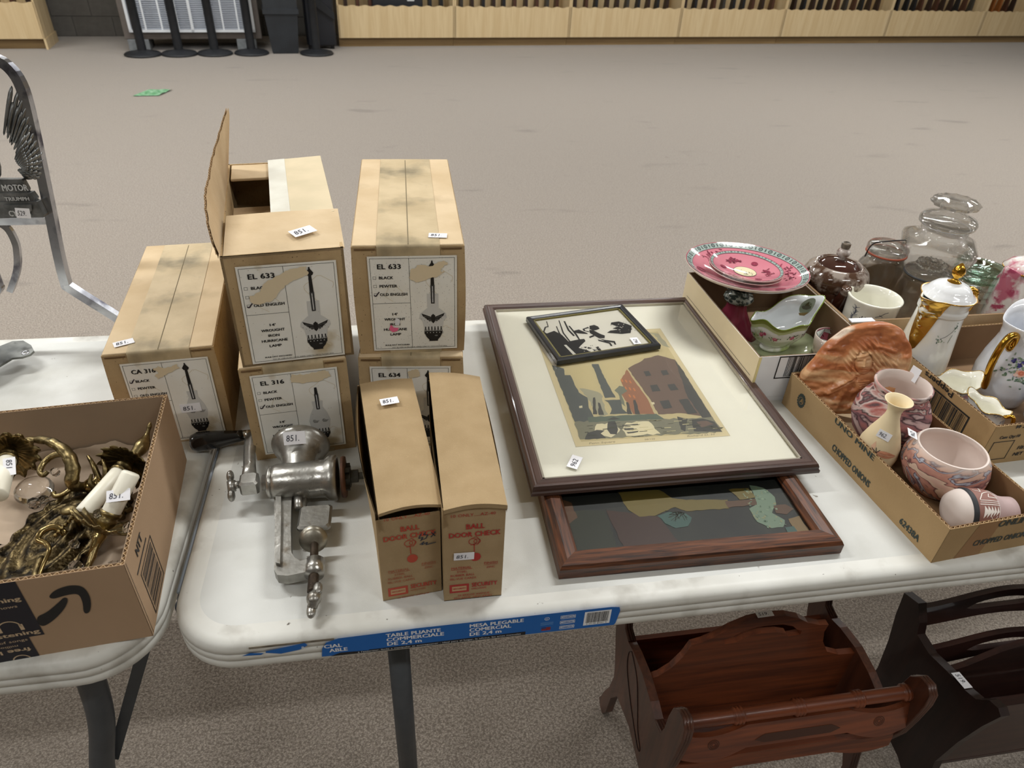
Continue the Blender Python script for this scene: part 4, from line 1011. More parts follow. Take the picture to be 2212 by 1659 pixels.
# crumpled packing paper
MB().grid(lambda a, b: (.008 + a * (SW - .016), .008 + b * (SD - .016), .010 + .012 * noise.noise(Vector((a * 7, b * 6, 1))) + .008 * noise.noise(Vector((a * 19, b * 15, 4))) + .05 * max(0, b - .80) * 5 * (.5 + .5 * noise.noise(Vector((a * 4, 2, 2)))) + .018), 60, 46).build('packing_paper', mat('packing_kraft', (190, 170, 148), (176, 156, 134), scale=5, rough=.75, bump=.3, bscale=40), loc=(ox, oy, .74), rz=SR, label='crumpled kraft packing paper under the brass sconces', cat='paper')

BRASS = mat('aged_brass', (158, 140, 98), (90, 78, 52), scale=55, rough=.26, r2=.45, metal=1, bump=.35, bscale=160, stain=(48, 40, 26), sscale=70, slo=.58, shi=.74)
BRASSB = mat('brass_bright', (176, 154, 104), (116, 100, 64), scale=40, rough=.2, metal=1)
BRASSD = mat('brass_plate_dark', (104, 90, 62), (58, 49, 34), scale=75, rough=.34, metal=1, bump=.7, bscale=210, stain=(30, 26, 20), sscale=60, slo=.5, shi=.6)
SLEEVE = mat('candle_sleeve', (238, 234, 218), (230, 225, 206), scale=12, rough=.35)
CRYS = mat('crystal', (255, 255, 255), rough=.02, trans=1, ior=1.52)
def rib_dish(M, r=.034, dep=.012, n=14, mb=None):
    mb = mb or MB()
    def f(p_, a, rr, z):
        k = rr / r
        m_ = 1 + .09 * k * math.cos(n * a)
        return Vector((p_.x * m_, p_.y * m_, p_.z + .0022 * k * k * math.cos(n * a) + .0012 * k * math.cos(2 * n * a)))
    pr = [(.006, 0), (.012, .002), (.02, .005), (.028, .008), (r, dep), (r * .99, dep - .0015), (.02, .003), (.006, -.002)]
    mb.lathe(pr, n * 6, M=M, fn=f); return mb
def axis_M(o, d):
    q = Vector(d).normalized().to_track_quat('Z', 'Y'); return Matrix.Translation(o) @ q.to_matrix().to_4x4()
def crystal(t, c, r=.012, M=None):
    MB().lathe([(0, -1.5 * r), (r * .6, -r * .7), (r, 0), (r * .5, r * .9), (0, r * 1.3)], 8, M=T(*c) @ (M or RX(1.2)), smooth=False).build('crystal_drop', CRYS, t)
def candle_arm(t, base, dirv, sleeve=.062, dish=.034):
    d = Vector(dirv).normalized(); b = Vector(base)
    rib_dish(axis_M(b, d), r=dish).build('drip_dish', BRASS, t)
    MB().lathe([(0, -.004), (.009, -.002), (.007, .004), (.011, .010), (.0125, .016), (.010, .018), (.013, .022), (.013, .026), (.0, .026)], 20, M=axis_M(b, d)).build('candle_cup', BRASS, t)
    MB().lathe([(.0108, .024), (.0112, .026), (.0112, .024 + sleeve), (.0095, .026 + sleeve), (0, .0262 + sleeve)], 24, M=axis_M(b, d)).build('candle_sleeve', SLEEVE, t)
def backplate(t, M, a=.062, b=.098, leaf=22):
    def f(p_, an, rr, z):
        k = min(rr / a, 1)
        e = 1 + (.06 * math.cos(leaf * an) + .03 * math.cos(leaf / 2 * an)) * (k > .8)
        return Vector((p_.x * e, p_.y * e, p_.z + .0005 * math.sin(an * 12 + k * 9) * math.sin(k * 17) + .0003 * noise.noise(Vector((p_.x * 200, p_.y * 200, 0)))))
    pr = [(a * i / 22, .010 * (1 - (i / 22) ** 2) + .003 * math.cos(i * .9)) for i in range(23)] + [(a * 1.0, -.003)]
    MB().lathe(pr, 110, M=M, sy=b / a, fn=f).build('back_plate', BRASSD, t)
def scroll(c, r, turns, M, th=.003, taper=.4, n=26):
    P = []
    for i in range(n + 1):
        a = 2 * PI * turns * i / n; q = r * (1 - .72 * i / n)
        P.append(M @ Vector((c[0] + q * math.cos(a), c[1] + q * math.sin(a), c[2])))
    return P
# nearer sconce: plate lying at an angle, arm reaching to the front dish
sA = empty('wall_sconce', (ox, oy, .74), SR, 'aged brass wall sconce with dark embossed plate and upright front candle sleeve', 'sconce', 'aged brass candle sconces in the shipping box')
backplate(sA, T(*sbp(-.128, .140, .044)) @ RZ(-.38) @ RX(.05), .056, .108)
arm = sm_path([sbp(-.128, .10, .058), sbp(-.124, .066, .062), sbp(-.105, .046, .056), sbp(-.084, .05, .05), sbp(-.070, .070, .060), sbp(-.058, .098, .078)])
MB().tube(arm, [.0034 + .0012 * math.sin(i * .9) ** 2 for i in range(len(arm))], 10).build('arm', BRASS, sA)
candle_arm(sA, sbp(-.056, .106, .082), (.50, .55, .66), .052, .040)
MB().lathe([(0, -.034), (.0045, -.032), (.0055, -.016), (.0075, -.010), (.0085, -.006), (.0075, -.002), (.009, 0)], 18, M=axis_M(sbp(-.056, .106, .082), (.35, .75, .5))).build('stem', BRASSB, sA)
MB().tube(sm_path([sbp(-.098, .112, .08), sbp(-.108, .118, .088), sbp(-.120, .113, .090), sbp(-.124, .103, .086), sbp(-.116, .098, .083), sbp(-.110, .088, .080), sbp(-.114, .072, .074), sbp(-.121, .052, .062)]), [.0048 - .00007 * i for i in range(43)], 10).build('scroll', BRASSB, sA)
bd = MB()
for i in range(7): bd.ball(sbp(-.106 + i * .0030, .106 + i * .0042, .086 + i * .001), .0027, 10)
bd.build('bead_string', BRASSB, sA)
kn = MB(); kn.ball(sbp(-.090, .155, .074), .009, sc=(1, 1, .5)); kn.ball(sbp(-.105, .157, .078), .010, sc=(1.1, .8, .45)); kn.tube([sbp(-.098, .15, .05), sbp(-.098, .15, .076)], .0035, 10); kn.build('locking_knob', BRASS, sA)
for c_, r_ in ((sbp(-.080, .084, .088), .0065), (sbp(-.022, .100, .085), .0095), (sbp(-.057, .118, .100), .007), (sbp(-.078, .062, .072), .009), (sbp(-.037, .060, .066), .008)): crystal(sA, c_, r_)
# farther sconce: two arms from a cast boss
sB = empty('wall_sconce', (ox, oy, .74), SR, 'aged brass wall sconce whose curled arm spans the back of the box', 'sconce', 'aged brass candle sconces in the shipping box')
arm = sm_path([sbp(-.104, .222, .058), sbp(-.116, .214, .072), sbp(-.113, .226, .090), sbp(-.122, .246, .102), sbp(-.146, .268, .108), sbp(-.174, .282, .104), sbp(-.200, .288, .096)])
MB().tube(arm, [.0062 + .0028 * math.sin(min(i, 24) / 24 * PI) + .0006 * math.sin(i * 1.7) - .00012 * max(0, i - 24) * 2 for i in range(len(arm))], 12).build('arm', BRASS, sB)
MB().tube(sm_path([sbp(-.124, .248, .100), sbp(-.138, .250, .098), sbp(-.151, .246, .092), sbp(-.156, .234, .086), sbp(-.151, .227, .084), sbp(-.146, .231, .086)]), [.0052 - .00007 * i for i in range(31)], 10).build('leaf_curl', BRASS, sB)
MB().tube(sm_path([sbp(-.114, .216, .070), sbp(-.124, .206, .066), sbp(-.136, .204, .064), sbp(-.140, .210, .066)]), .0034, 10).build('leaf_curl', BRASS, sB)
backplate(sB, T(*sbp(-.088, .205, .040)) @ RZ(.5), .038, .05, 16)
MB().lathe([(.004, 0), (.010, .002), (.012, .008), (.009, .014), (.014, .02), (.006, .024), (0, .026)], 20, M=axis_M(sbp(-.106, .222, .056), (.95, .1, .2))).build('boss', BRASSB, sB)
tw = MB()
for q in ((sbp(-.086, .222, .06), sbp(-.092, .236, .082), sbp(-.100, .25, .09)), (sbp(-.080, .218, .06), sbp(-.076, .228, .08), sbp(-.080, .242, .088)), (sbp(-.084, .214, .055), sbp(-.094, .212, .07), sbp(-.092, .222, .08))): tw.tube(sm_path(q), [.004, .0042, .0044, .0042, .004, .0038, .0036, .0034, .003, .0028, .0026, .002, .002], 8)
tw.build('leaf_sprig', BRASS, sB)
candle_arm(sB, sbp(-.048, .240, .080), (-.36, -.92, .0), .078, .036)
MB().tube(sm_path([sbp(-.046, .246, .080), sbp(-.036, .262, .084), sbp(-.030, .276, .090), sbp(-.026, .286, .098), sbp(-.023, .292, .105)]), [.007, .0068, .0072, .008, .009, .0098, .0104, .0104, .010, .0092, .008, .0068, .0056, .0044, .0036, .003, .0028, .0028, .003, .0034, .0034, .003, .002, .0015, .001], 10).build('finial', BRASS, sB)
crystal(sB, sbp(-.062, .19, .07), .006)
candle_arm(sB, sbp(-.203, .278, .092), (.18, -.95, .08), .078, .036)
sticker(sB, frame_M(sbp(-.044, .118, .1165), (1, 0, 0), (0, .85, .52)), w_=27, h_=15, name='price_sticker')
sticker(sB, frame_M(sbp(-.192, .236, .112), (.15, -.86, -.42), (.99, .12, 0)), w_=26, h_=14)
b_ = MB(); b_.ball(sbp(-.172, .232, .055), .024, 26, sc=(1, 1, .7)); b_.build('glass_bobeche', CRYS, sB)
for c_, r_ in ((sbp(-.152, .26, .06), .007), (sbp(-.165, .205, .055), .009), (sbp(-.19, .14, .04), .010), (sbp(-.196, .105, .04), .009), (sbp(-.158, .215, .05), .008)): crystal(sB, c_, r_)

# white barcode box
wx = tray((.9275, .4075, .74), .01, .235, .342, .099, 'shallow box, white front and tan side, holding the pink compote and sauce boat', [mat('white_card', (236, 237, 240), rough=.6)][0], mat('brown_lining', (128, 104, 78), (116, 94, 70), scale=9, rough=.9), flute=False, tk=.003)
MB().box((-.0006, -.0005, 0), (-.0001, .342, .099)).build('side_facing', mat('tan_facing', (218, 202, 168), (212, 195, 160), scale=6, rough=.7), wx)
p = Print(); p.rect(36, 56, 120, 57.6, BKI); p.frame(40, 50, 150, 98, 2.2, BKI); p.bars(58, 54, 132, 96, BKI, seed=5); p.rect(0, 0, 5, 99, (238, 222, 160), 1); p.rect(0, 9, 235, 9.5, (206, 206, 206), 1)
p.items = p.items[1:]
p.build('printing', wx, frame_M((0, -.0001, 0), (1, 0, 0), (0, 0, 1)))
p = Print(); p.rect(20, 52, 330, 53, (70, 62, 52)); p.build('side_printing', wx, frame_M((-.0007, .342, 0), (0, -1, 0), (0, 0, 1)))

# produce box (chopped onions) with pottery
ON_R = .0835
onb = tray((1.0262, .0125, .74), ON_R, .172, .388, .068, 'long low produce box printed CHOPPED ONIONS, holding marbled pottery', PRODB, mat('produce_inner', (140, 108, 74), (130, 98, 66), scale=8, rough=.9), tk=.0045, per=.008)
p = Print()
p.text('CHOPPED ONIONS', 148, 12, 11.5, GRNI, width=96, bold=1); p.text('62438A', 316, 9, 10.5, GRNI, width=40, bold=1)
p.text('UNO MINE', 132, 57.5, 9.5, GRNI, width=100, bold=1); 
for k in range(16): p.disc(46 + 9.2 * math.cos(k * PI / 8), 38 + 12 * math.sin(k * PI / 8), 2.2, 2.4, GRNI, 1, 6)
p.disc(46, 38, 9.5, 12, GRNI, 2, 20).ring(46, 38, 6.6, .8, (150, 120, 78), 3).text('A', 43.3, 34, 8.5, (150, 120, 78), l=4, bold=1)
p.build('side_printing', onb, frame_M((-.0001, .388, 0), (0, -1, 0), (0, 0, 1)))
p = Print(); p.text('CHOPPED ONIONS', 58, 22, 11, GRNI, width=98, bold=1); p.text('ONLINE', 84, 55, 12, GRNI, width=62, bold=1)
p.poly([(38, 0), (82, 0), (88, 68), (50, 68)], (150, 112, 72), .2)
p.build('printing', onb, frame_M((0, -.0001, 0), (1, 0, 0), (0, 0, 1)))
MB().box((.01, .255, .0042), (.162, .33, .0052)).build('loose_insert', KRAFT, onb)

# peppers box with the china
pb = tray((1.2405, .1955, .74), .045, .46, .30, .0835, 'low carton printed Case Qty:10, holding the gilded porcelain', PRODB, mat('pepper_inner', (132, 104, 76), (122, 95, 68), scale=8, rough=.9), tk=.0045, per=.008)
p = Print(); p.frame(12, 10, 54, 50, 1.4, BKI); p.text('Case Qty:10', 18, 56, 6, BKI, width=40, bold=1, shear=.1).text('10/3 LB BAGS', 66, 28, 7.5, BKI, bold=1, shear=.1).text('NET WT', 66, 14, 7, BKI, bold=1, shear=.1)
p.text('TTT 44', 72, 83, 7, BKI, rot=PI, bold=1)
p.build('printing', pb, frame_M((0, -.0001, 0), (1, 0, 0), (0, 0, 1)))
p = Print(); p.frame(118, 8, 252, 66, 3.2, BKI); p.bars(140, 11, 246, 62, BKI, seed=9); p.text('Peppers', 206, 82, 10, BKI, rot=PI, bold=1, width=72)
p.build('side_printing', pb, frame_M((-.0001, .30, 0), (0, -1, 0), (0, 0, 1)))

# jar box behind
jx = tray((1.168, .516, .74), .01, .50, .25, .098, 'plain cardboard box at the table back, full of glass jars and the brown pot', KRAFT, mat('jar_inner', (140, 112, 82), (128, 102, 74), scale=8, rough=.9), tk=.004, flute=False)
MB().box((0, 0, 0), (.05, .014, .002), M=T(.002, -.006, .0985) @ RZ(-.02)).build('white_flap', ink((228, 230, 236)), jx)

# ------------------------------------------------------------------ crockery
PINK = (208, 130, 144); BORD = (70, 92, 88); MAR = (128, 48, 70)
def lathe_print(o, prof, items, parent, name='printing', eps=.0003, sub=6, rough=.25, **t):
    """items drawn on (arc mm, height-along-profile mm) wrapped on a lathe surface: prof list of (r,z) outside"""
    L_ = [0]
    for a, b_ in zip(prof[:-1], prof[1:]): L_.append(L_[-1] + math.dist(a, b_))
    def fm(u, v, off):
        s_ = min(max(v / 1000, 0), L_[-1] - 1e-6)
        k = max(i for i in range(len(L_)) if L_[i] <= s_); k = min(k, len(prof) - 2)
        t_ = (s_ - L_[k]) / (L_[k + 1] - L_[k])
        r = prof[k][0] + (prof[k + 1][0] - prof[k][0]) * t_; z = prof[k][1] + (prof[k + 1][1] - prof[k][1]) * t_
        dr, dz = prof[k + 1][0] - prof[k][0], prof[k + 1][1] - prof[k][1]; q = math.hypot(dr, dz)
        nr, nz_ = dz / q, -dr / q
        a = u
        return Vector((o[0] + (r + nr * off) * math.cos(a), o[1] + (r + nr * off) * math.sin(a), o[2] + z + nz_ * off))
    return fm
def wrap_build(p, parent, fm, R0, name='printing', **k):
    # print u in mm of arc at radius R0 -> angle
    return p.build(name, parent, fmap=lambda u, v, off: fm(u / 1000 / R0, v, off), sub=5, rough=.25, eps=.00008, base=.00025, **k)
def plate_deco(t, c, rim, bowlr, zf, border, n, medal, seed, scale=1.0):
    """printed ring border and dark motifs on the inside of a dish; zf(r) surface height"""
    R = random.Random(seed); p = Print(); rm = rim * 1000
    def ring_band(r0, r1, col, l):
        N = 64
        for i in range(N):
            a, b_ = 2 * PI * i / N, 2 * PI * (i + 1) / N
            p.poly([(r0 * math.cos(a), r0 * math.sin(a)), (r1 * math.cos(a), r1 * math.sin(a)), (r1 * math.cos(b_), r1 * math.sin(b_)), (r0 * math.cos(b_), r0 * math.sin(b_))], col, l)
    w_ = border
    ring_band(rm - w_ - 1.5, rm - 1.5, (160, 174, 168), 1); ring_band(rm - 1.5, rm - .6, (190, 80, 104), 1)
    ring_band(rm - w_ - 2.1, rm - w_ - 1.5, (60, 70, 68), 2); ring_band(rm - 2.2, rm - 1.7, (60, 70, 68), 2)
    for i in range(n):
        a = 2 * PI * i / n; rr = rm - 1.5 - w_ / 2; x, y = rr * math.cos(a), rr * math.sin(a)
        p.ring(x, y, w_ * .30, w_ * .16, (58, 70, 70), 3, 8); p.disc(x, y, w_ * .12, w_ * .12, (58, 70, 70), 3, 5)
        a += PI / n; x, y = rr * math.cos(a), rr * math.sin(a)
        p.line([(x - w_ * .3 * math.cos(a), y - w_ * .3 * math.sin(a)), (x + w_ * .3 * math.cos(a), y + w_ * .3 * math.sin(a))], w_ * .22, (70, 84, 80), 3)
    rm2 = (rm - w_) * (.83 if scale > 1 else .64)
    for i in range(6):
        a0 = 2 * PI * i / 6 + seed
        if i % 2 == 0:
            x, y = rm2 * math.cos(a0), rm2 * math.sin(a0); q = 6.2 * scale
            p.disc(x, y, q, q, (150, 66, 86), 2, 18); p.ring(x, y, q, .8, MAR, 3); p.ring(x, y, q * .55, 1.1, MAR, 3, 8); 
            for k in range(6): p.disc(x + q * .6 * math.cos(k), y + q * .6 * math.sin(k), 1.1, .7, MAR, 4, 5)
        else:
            for k in range(46 if scale > 1 else 40):
                da = R.gauss(0, .2); dr = R.gauss(0, 3.6) * scale
                x, y = (rm2 + dr) * math.cos(a0 + da), (rm2 + dr) * math.sin(a0 + da)
                p.line([(x, y), (x + R.uniform(-4, 4), y + R.uniform(-4, 4)), (x + R.uniform(-5, 5), y + R.uniform(-5, 5))], R.uniform(1.0, 2.3), R.choice([MAR, (104, 50, 64), (146, 64, 84)]), 3)
    if medal:
        q = medal
        p.disc(0, 0, q, q, (70, 84, 78), 3, 28).disc(0, 0, q - 1, q - 1, (226, 214, 178), 4, 28)
        for k in range(60):
            x, y = R.uniform(-2, q * .7), R.uniform(-q * .75, q * .1)
            if x * x + y * y > (q - 2) ** 2: continue
            p.line([(x, y), (x + R.uniform(-3, 4), y + R.uniform(-2, 4))], R.uniform(.4, 1.2), R.choice([(86, 98, 88), (50, 58, 56), (128, 134, 112)]), 5)
        p.line([(-q * .5, q * .3), (-q * .35, q * .2), (-q * .3, q * .42)], .6, (70, 80, 76), 5); p.line([(-q * .1, q * .3), (q * .02, q * .22)], .5, (70, 80, 76), 5)
    p.build('printed_pattern', t, fmap=lambda u, v, off: Vector((u / 1000, v / 1000, zf(math.hypot(u, v) / 1000) + off + .0006)), sub=7, rough=.12, eps=.00006)
PINKG = mat('pink_glaze', PINK, (202, 122, 136), scale=9, rough=.08, coat=.6)
ROSE_D = mat('maroon_glaze', (142, 54, 74), rough=.1, coat=.6)
IVORY = mat('ivory_glaze', (226, 212, 200), rough=.12, coat=.5)
cp = empty('compote', (.9982, .6467, .745), 0, 'pink transfer-printed footed compote with a patterned grey-green border', 'compote')
cp.rotation_euler = (-.02, .03, .5)
R_ = .122
def zc(r): 
    k = min(r / R_, 1); return .128 + .027 * k ** 2.6
MB().lathe([(0, 0), (.056, 0), (.058, .004), (.050, .012), (.034, .034), (.022, .058), (.019, .074)], 48).build('foot', [ROSE_D], cp)
MB().lathe([(.019, .072), (.028, .076), (.031, .083), (.028, .089), (.018, .092), (.017, .098), (.022, .104), (.045, .112)], 40).build('stem_collar', mat('collar_print', (196, 204, 196), (64, 76, 74), scale=120, rough=.12, lo=.45, hi=.52, coat=.5), cp)
pr = [(0, zc(0) - .004), (.05, zc(.05) - .005), (.09, zc(.09) - .005), (.116, zc(.116) - .005), (R_, zc(R_) - .003), (R_ + .0008, zc(R_) - .001), (R_, zc(R_))]
MB().lathe(pr, 72).build('underside', IVORY, cp)
MB().lathe([(R_, zc(R_))] + [(R_ * (1 - i / 16), zc(R_ * (1 - i / 16))) for i in range(1, 17)], 72).build('dish', PINKG, cp)
plate_deco(cp, None, R_, 0, zc, 12.5, 34, 0, .4, 1.5)
for i, (dz, rr, lb) in enumerate(((.1355, .0725, 'lower of the two pink saucers stacked on the compote, mostly hidden'), (.1425, .0735, 'upper pink saucer with a landscape medallion, stacked on the compote'))):
    s_ = empty('saucer', (.993, .640, .745 + dz), 0, lb, 'saucer', 'pink saucers on the compote'); s_.rotation_euler = (-.03, .03, -.5)
    def zs(r, q=rr): return .0015 + .0155 * (r / q) ** 2.0
    MB().lathe([(0, 0), (.03, 0), (.05, zs(.05) - .002), (rr, zs(rr) - .0016), (rr + .0006, zs(rr) - .0005), (rr, zs(rr))], 60).build('underside', IVORY, s_)
    MB().lathe([(rr, zs(rr))] + [(rr * (1 - i_ / 14), zs(rr * (1 - i_ / 14))) for i_ in range(1, 15)], 60).build('dish', PINKG, s_)
    if i: plate_deco(s_, None, rr, 0, zs, 5.2, 30, 23, 1.2, 1.0)
# pink-lined cup
cu = empty('pink_cup', (1.148, .517, .745), 0, 'small ivory cup with pink printed lining between the sauce boat and the plaque', 'cup')
rr = .036
cpr = [(.018, 0), (.021, .003), (.030, .016), (.034, .034), (rr, .060)]
MB().lathe([(0, .0)] + cpr + [(rr - .002, .060)], 48).build('body', IVORY, cu)
inn = [(rr - .0018, .060), (.033, .045), (.030, .024), (.02, .008), (0, .005)]
MB().lathe(inn, 48).build('lining', PINKG, cu)
p = Print(); N_ = int(2 * PI * .034 * 1000)
for k in range(0, N_, 7): p.ring(k, 5.2, 2.0, .8, (50, 60, 60), 3, 8).disc(k + 3.5, 5.2, .9, 1.6, (50, 60, 60), 3, 5)
p.rect(0, 1.5, N_, 9, (196, 204, 196), 1)
for k in range(0, N_, 42): p.disc(k + 10, 17, 6, 6, MAR, 2, 14).disc(k + 10, 17, 4, 4, (170, 80, 100), 3, 10); p.line([(k + 24, 14), (k + 28, 19), (k + 31, 15), (k + 36, 20)], 1.4, (90, 40, 54), 3)
wrap_build(p, cu, lathe_print((0, 0, 0), [(rr - .0018, .060), (.033, .045), (.030, .024), (.02, .008)], 0, cu), -.034, 'printed_border')
p = Print(); R = random.Random(5)
for k in range(160): 
    x, y = R.uniform(0, 226), abs(R.gauss(0, 14)); p.line([(x, y + 4), (x + R.uniform(-3, 3), y + R.uniform(5, 12))], R.uniform(.3, .9), R.choice([(86, 92, 88), (130, 134, 126)]), 2)
wrap_build(p, cu, lathe_print((0, 0, 0), cpr, 0, cu), .036, 'transfer_print')

# sauce boat on attached green stand
bo = empty('sauce_boat', (1.062, .572, .745), .15, 'white sauce boat with green rose border on a green stand', 'sauce boat')
GREENG = mat('green_glaze', (150, 160, 118), (176, 182, 146), scale=12, rough=.1, coat=.6)
WHG = mat('white_glaze', (232, 236, 238), (224, 229, 230), scale=10, rough=.07, coat=.6)
MB().lathe([(0, .0), (.05, .0), (.07, .008), (.083, .018), (.084, .020), (.07, .0125), (.05, .005), (0, .004)], 64, sx=1.0, sy=.78, fn=lambda p_, a, r, z: Vector((p_.x * (1 + .04 * math.cos(6 * a)), p_.y * (1 + .04 * math.cos(6 * a)), p_.z))).build('stand', GREENG, bo)
def boat(p_, a, r, z):
    # spout rises toward +x, low lip at -x
    k = z / .075
    ca = math.cos(a - .35)
    lift = (k ** 2) * (.038 * max(0, ca) ** 2 + .010 * max(0, -ca) ** 3 + .005 * math.cos(5 * a + .5) - .002)
    ext = 1 + .42 * k * max(0, ca) ** 3 + .12 * k * max(0, -ca)
    rf = 1 + .045 * k * math.cos(6 * a + .4)
    return Vector((p_.x * ext * rf, p_.y * (1 + .0 * k) * rf, p_.z + lift))
bp_ = [(.028, .006), (.03, .010), (.026, .016), (.038, .026), (.051, .042), (.054, .056), (.053, .066), (.056, .075)]; bp_ = resample(bp_, 4)
MB().lathe([(0, .006)] + bp_, 80, sx=1.12, sy=.74, fn=boat).build('outside', mat('boat_outside', (232, 234, 226), (168, 184, 120), scale=26, rough=.1, coat=.5, lo=.5, hi=.62), bo)
MB().lathe([(.056, .075), (.0545, .0755), (.0505, .064), (.050, .054), (.046, .042), (.033, .027), (0, .018)], 80, sx=1.12, sy=.74, fn=boat).build('inside', WHG, bo)
rimP = [boat(Vector((.0563 * 1.12 * math.cos(a), .0563 * .74 * math.sin(a), .0752)), a, .056, .075) for a in [2 * PI * i / 80 for i in range(81)]]
MB().tube(rimP, .0012, 6).build('green_rim', mat('rim_green', (128, 150, 52), rough=.15, coat=.5), bo)
def boat_map(u, v, off):
    a = u / 1000 / .05; z = v / 1000
    k = np.interp(z, [q[1] for q in bp_], [q[0] for q in bp_])
    return boat(Vector(((k + off) * 1.12 * math.cos(a), (k + off) * .74 * math.sin(a), z)), a, k, z)
p = Print(); R = random.Random(8)
N_ = 314
for i in range(40): p.rect(i * N_ / 40, 67.5, (i + 1) * N_ / 40, 74.5, (150, 164, 84), .3).rect(i * N_ / 40, 62, (i + 1) * N_ / 40, 67.5, (188, 198, 142), .3)
for i in range(11):
    x = 14 + i * 28 + R.uniform(-4, 4); y = 46 + R.uniform(-4, 5)
    for k in range(9): p.disc(x + R.uniform(-10, 10), y + R.uniform(-6, 6), R.uniform(1, 3), R.uniform(.7, 1.5), R.choice([(110, 128, 74), (142, 150, 100), (98, 112, 84)]), 1, 6, R.uniform(0, 3))
    p.disc(x, y, 4.6, 4.2, (206, 120, 140), 2, 10).disc(x + .8, y - .6, 3, 2.8, (184, 84, 112), 3, 8).disc(x + .2, y + .8, 1.6, 1.3, (226, 160, 172), 4, 6)
    if i % 3 == 0: p.disc(x + 7, y + 3, 3.6, 3.2, (200, 104, 132), 2, 9).disc(x + 7, y + 3, 2, 1.8, (168, 70, 100), 3, 7)
p.build('rose_decoration', bo, fmap=boat_map, base=.0004, sub=5, rough=.15, eps=.00008)
def boat_in(u, v, off):
    a = u / 1000 / .05 + .35; z = v / 1000
    k = np.interp(z, [.03, .042, .054, .064, .0755], [.036, .046, .05, .0505, .0545])
    return boat(Vector(((k - off) * 1.12 * math.cos(a), (k - off) * .74 * math.sin(a), z)), a, k, z)
p = Print()
p.disc(4, 62, 13, 11, (150, 158, 140), 1, 18).disc(5, 60, 11, 8, (120, 128, 104), 2, 14); p.poly([(-5, 60), (-1, 66), (2, 64), (5, 69), (9, 65), (14, 62), (10, 59), (2, 58)], (74, 70, 46), 3); p.poly([(-6, 55), (14, 53), (10, 50), (0, 50)], (132, 112, 70), 3)
p.build('painted_scene', bo, fmap=boat_in, sub=5, rough=.15, eps=.00008)

# brown drip-glaze pot
tp = empty('brown_teapot', (1.243, .698, .744), 0, 'dark brown glazed pot with frothy grey drip shoulder and knobbed lid', 'teapot')
BRN = mat('brown_glaze', (66, 34, 26), (50, 26, 20), scale=8, rough=.06, coat=.8)
DRIP = mat('drip_glaze', (160, 148, 138), (78, 54, 40), scale=34, rough=.12, coat=.7, lo=.42, hi=.56, stain=(70, 44, 30), sscale=60, slo=.55, shi=.66)
MB().lathe([(0, 0), (.045, 0), (.056, .01), (.062, .04), (.062, .075), (.055, .095), (.050, .100)], 56).build('body', BRN, tp)
MB().lathe([(.0605, .083), (.067, .096), (.0685, .106), (.062, .120), (.050, .1285), (.047, .1305), (.044, .1285), (.044, .12)], 64, fn=lambda p_, a, r, z: Vector((p_.x, p_.y, p_.z - (.006 * math.sin(a * 5 + 1) + .004 * math.sin(a * 9)) * (z < .09)))).build('drip_shoulder', DRIP, tp)
MB().lathe([(.0435, .1265), (.042, .129), (.03, .1365), (.012, .1405), (.0, .141)], 48).build('lid', BRN, tp)
MB().lathe([(.007, .139), (.0065, .144), (.013, .150), (.0145, .157), (.011, .163), (.0075, .166)], 24).build('lid_knob', mat('knob_glaze', (214, 206, 200), (120, 96, 84), scale=70, rough=.1, coat=.6), tp)
MB().lathe([(.0085, .164), (.0095, .168), (.0095, .176), (.007, .178), (0, .177)], 10, smooth=False).build('knob_cap', mat('cap_black', (36, 30, 26), (120, 110, 98), scale=90, rough=.15), tp)
sp_ = sm_path([(-.012, -.05, .055), (-.018, -.066, .08), (-.022, -.076, .102), (-.024, -.079, .112)])
MB().tube(sp_[:12], [.015 - .0004 * i for i in range(12)], 14).build('spout', BRN, tp)
MB().tube(sp_[11:], [.0112 - .0002 * i for i in range(len(sp_) - 11)], 14).build('spout_tip', DRIP, tp)

# blue and white mug
mu = empty('porcelain_mug', (1.266, .588, .744), 0, 'white straight-sided mug with blue tree and small dark character', 'mug')
rr = .0515
mpr = [(.043, 0), (.046, .003), (.0485, .03), (.05, .08), (.0515, .1), (.0535, .106)]
MB().lathe([(0, 0)] + mpr + [(.0535, .108), (.0515, .1095), (.048, .108), (.046, .09), (.044, .01), (0, .006)], 64).build('body', CREAMP, mu)
p = Print(); B1 = (66, 88, 140); a_ = lambda deg: math.radians(deg) * 50
x = a_(198)
p.poly([(x - 15, 36), (x - 6, 34), (x + 10, 40), (x + 16, 46), (x + 6, 50), (x + 2, 60), (x - 2, 62), (x - 1, 50), (x - 8, 46), (x - 16, 44)], B1, 1)
p.line([(x, 58), (x - 4, 72), (x + 2, 84), (x - 1, 98)], 1.4, (84, 90, 104), 2)
for k in range(26): p.line([(x - 2 + random.uniform(-2, 2), 66 + k * 1.25), (x + random.uniform(-9, 8), 70 + k * 1.2)], .8, (78, 88, 112), 2)
x = a_(224)
for s in ([(-9, 72), (9, 72)], [(-9, 78), (0, 66)], [(-5, 82), (-5, 62)], [(-9, 66), (-1, 70)], [(1, 82), (1, 60)], [(1, 80), (10, 78), (10, 66), (4, 62)], [(4, 76), (9, 70)]): p.line([(x + a, b_) for a, b_ in s], 1.5, (44, 46, 54), 2)
x = a_(258); p.line([(x - 12, 86), (x - 4, 90), (x + 4, 97), (x + 10, 99)], 1.2, (60, 66, 84), 2); p.line([(x - 6, 92), (x + 2, 88)], 1, (60, 66, 84), 2)
wrap_build(p, mu, lathe_print((0, 0, 0), mpr, 0, mu), .050, 'blue_tree_print')

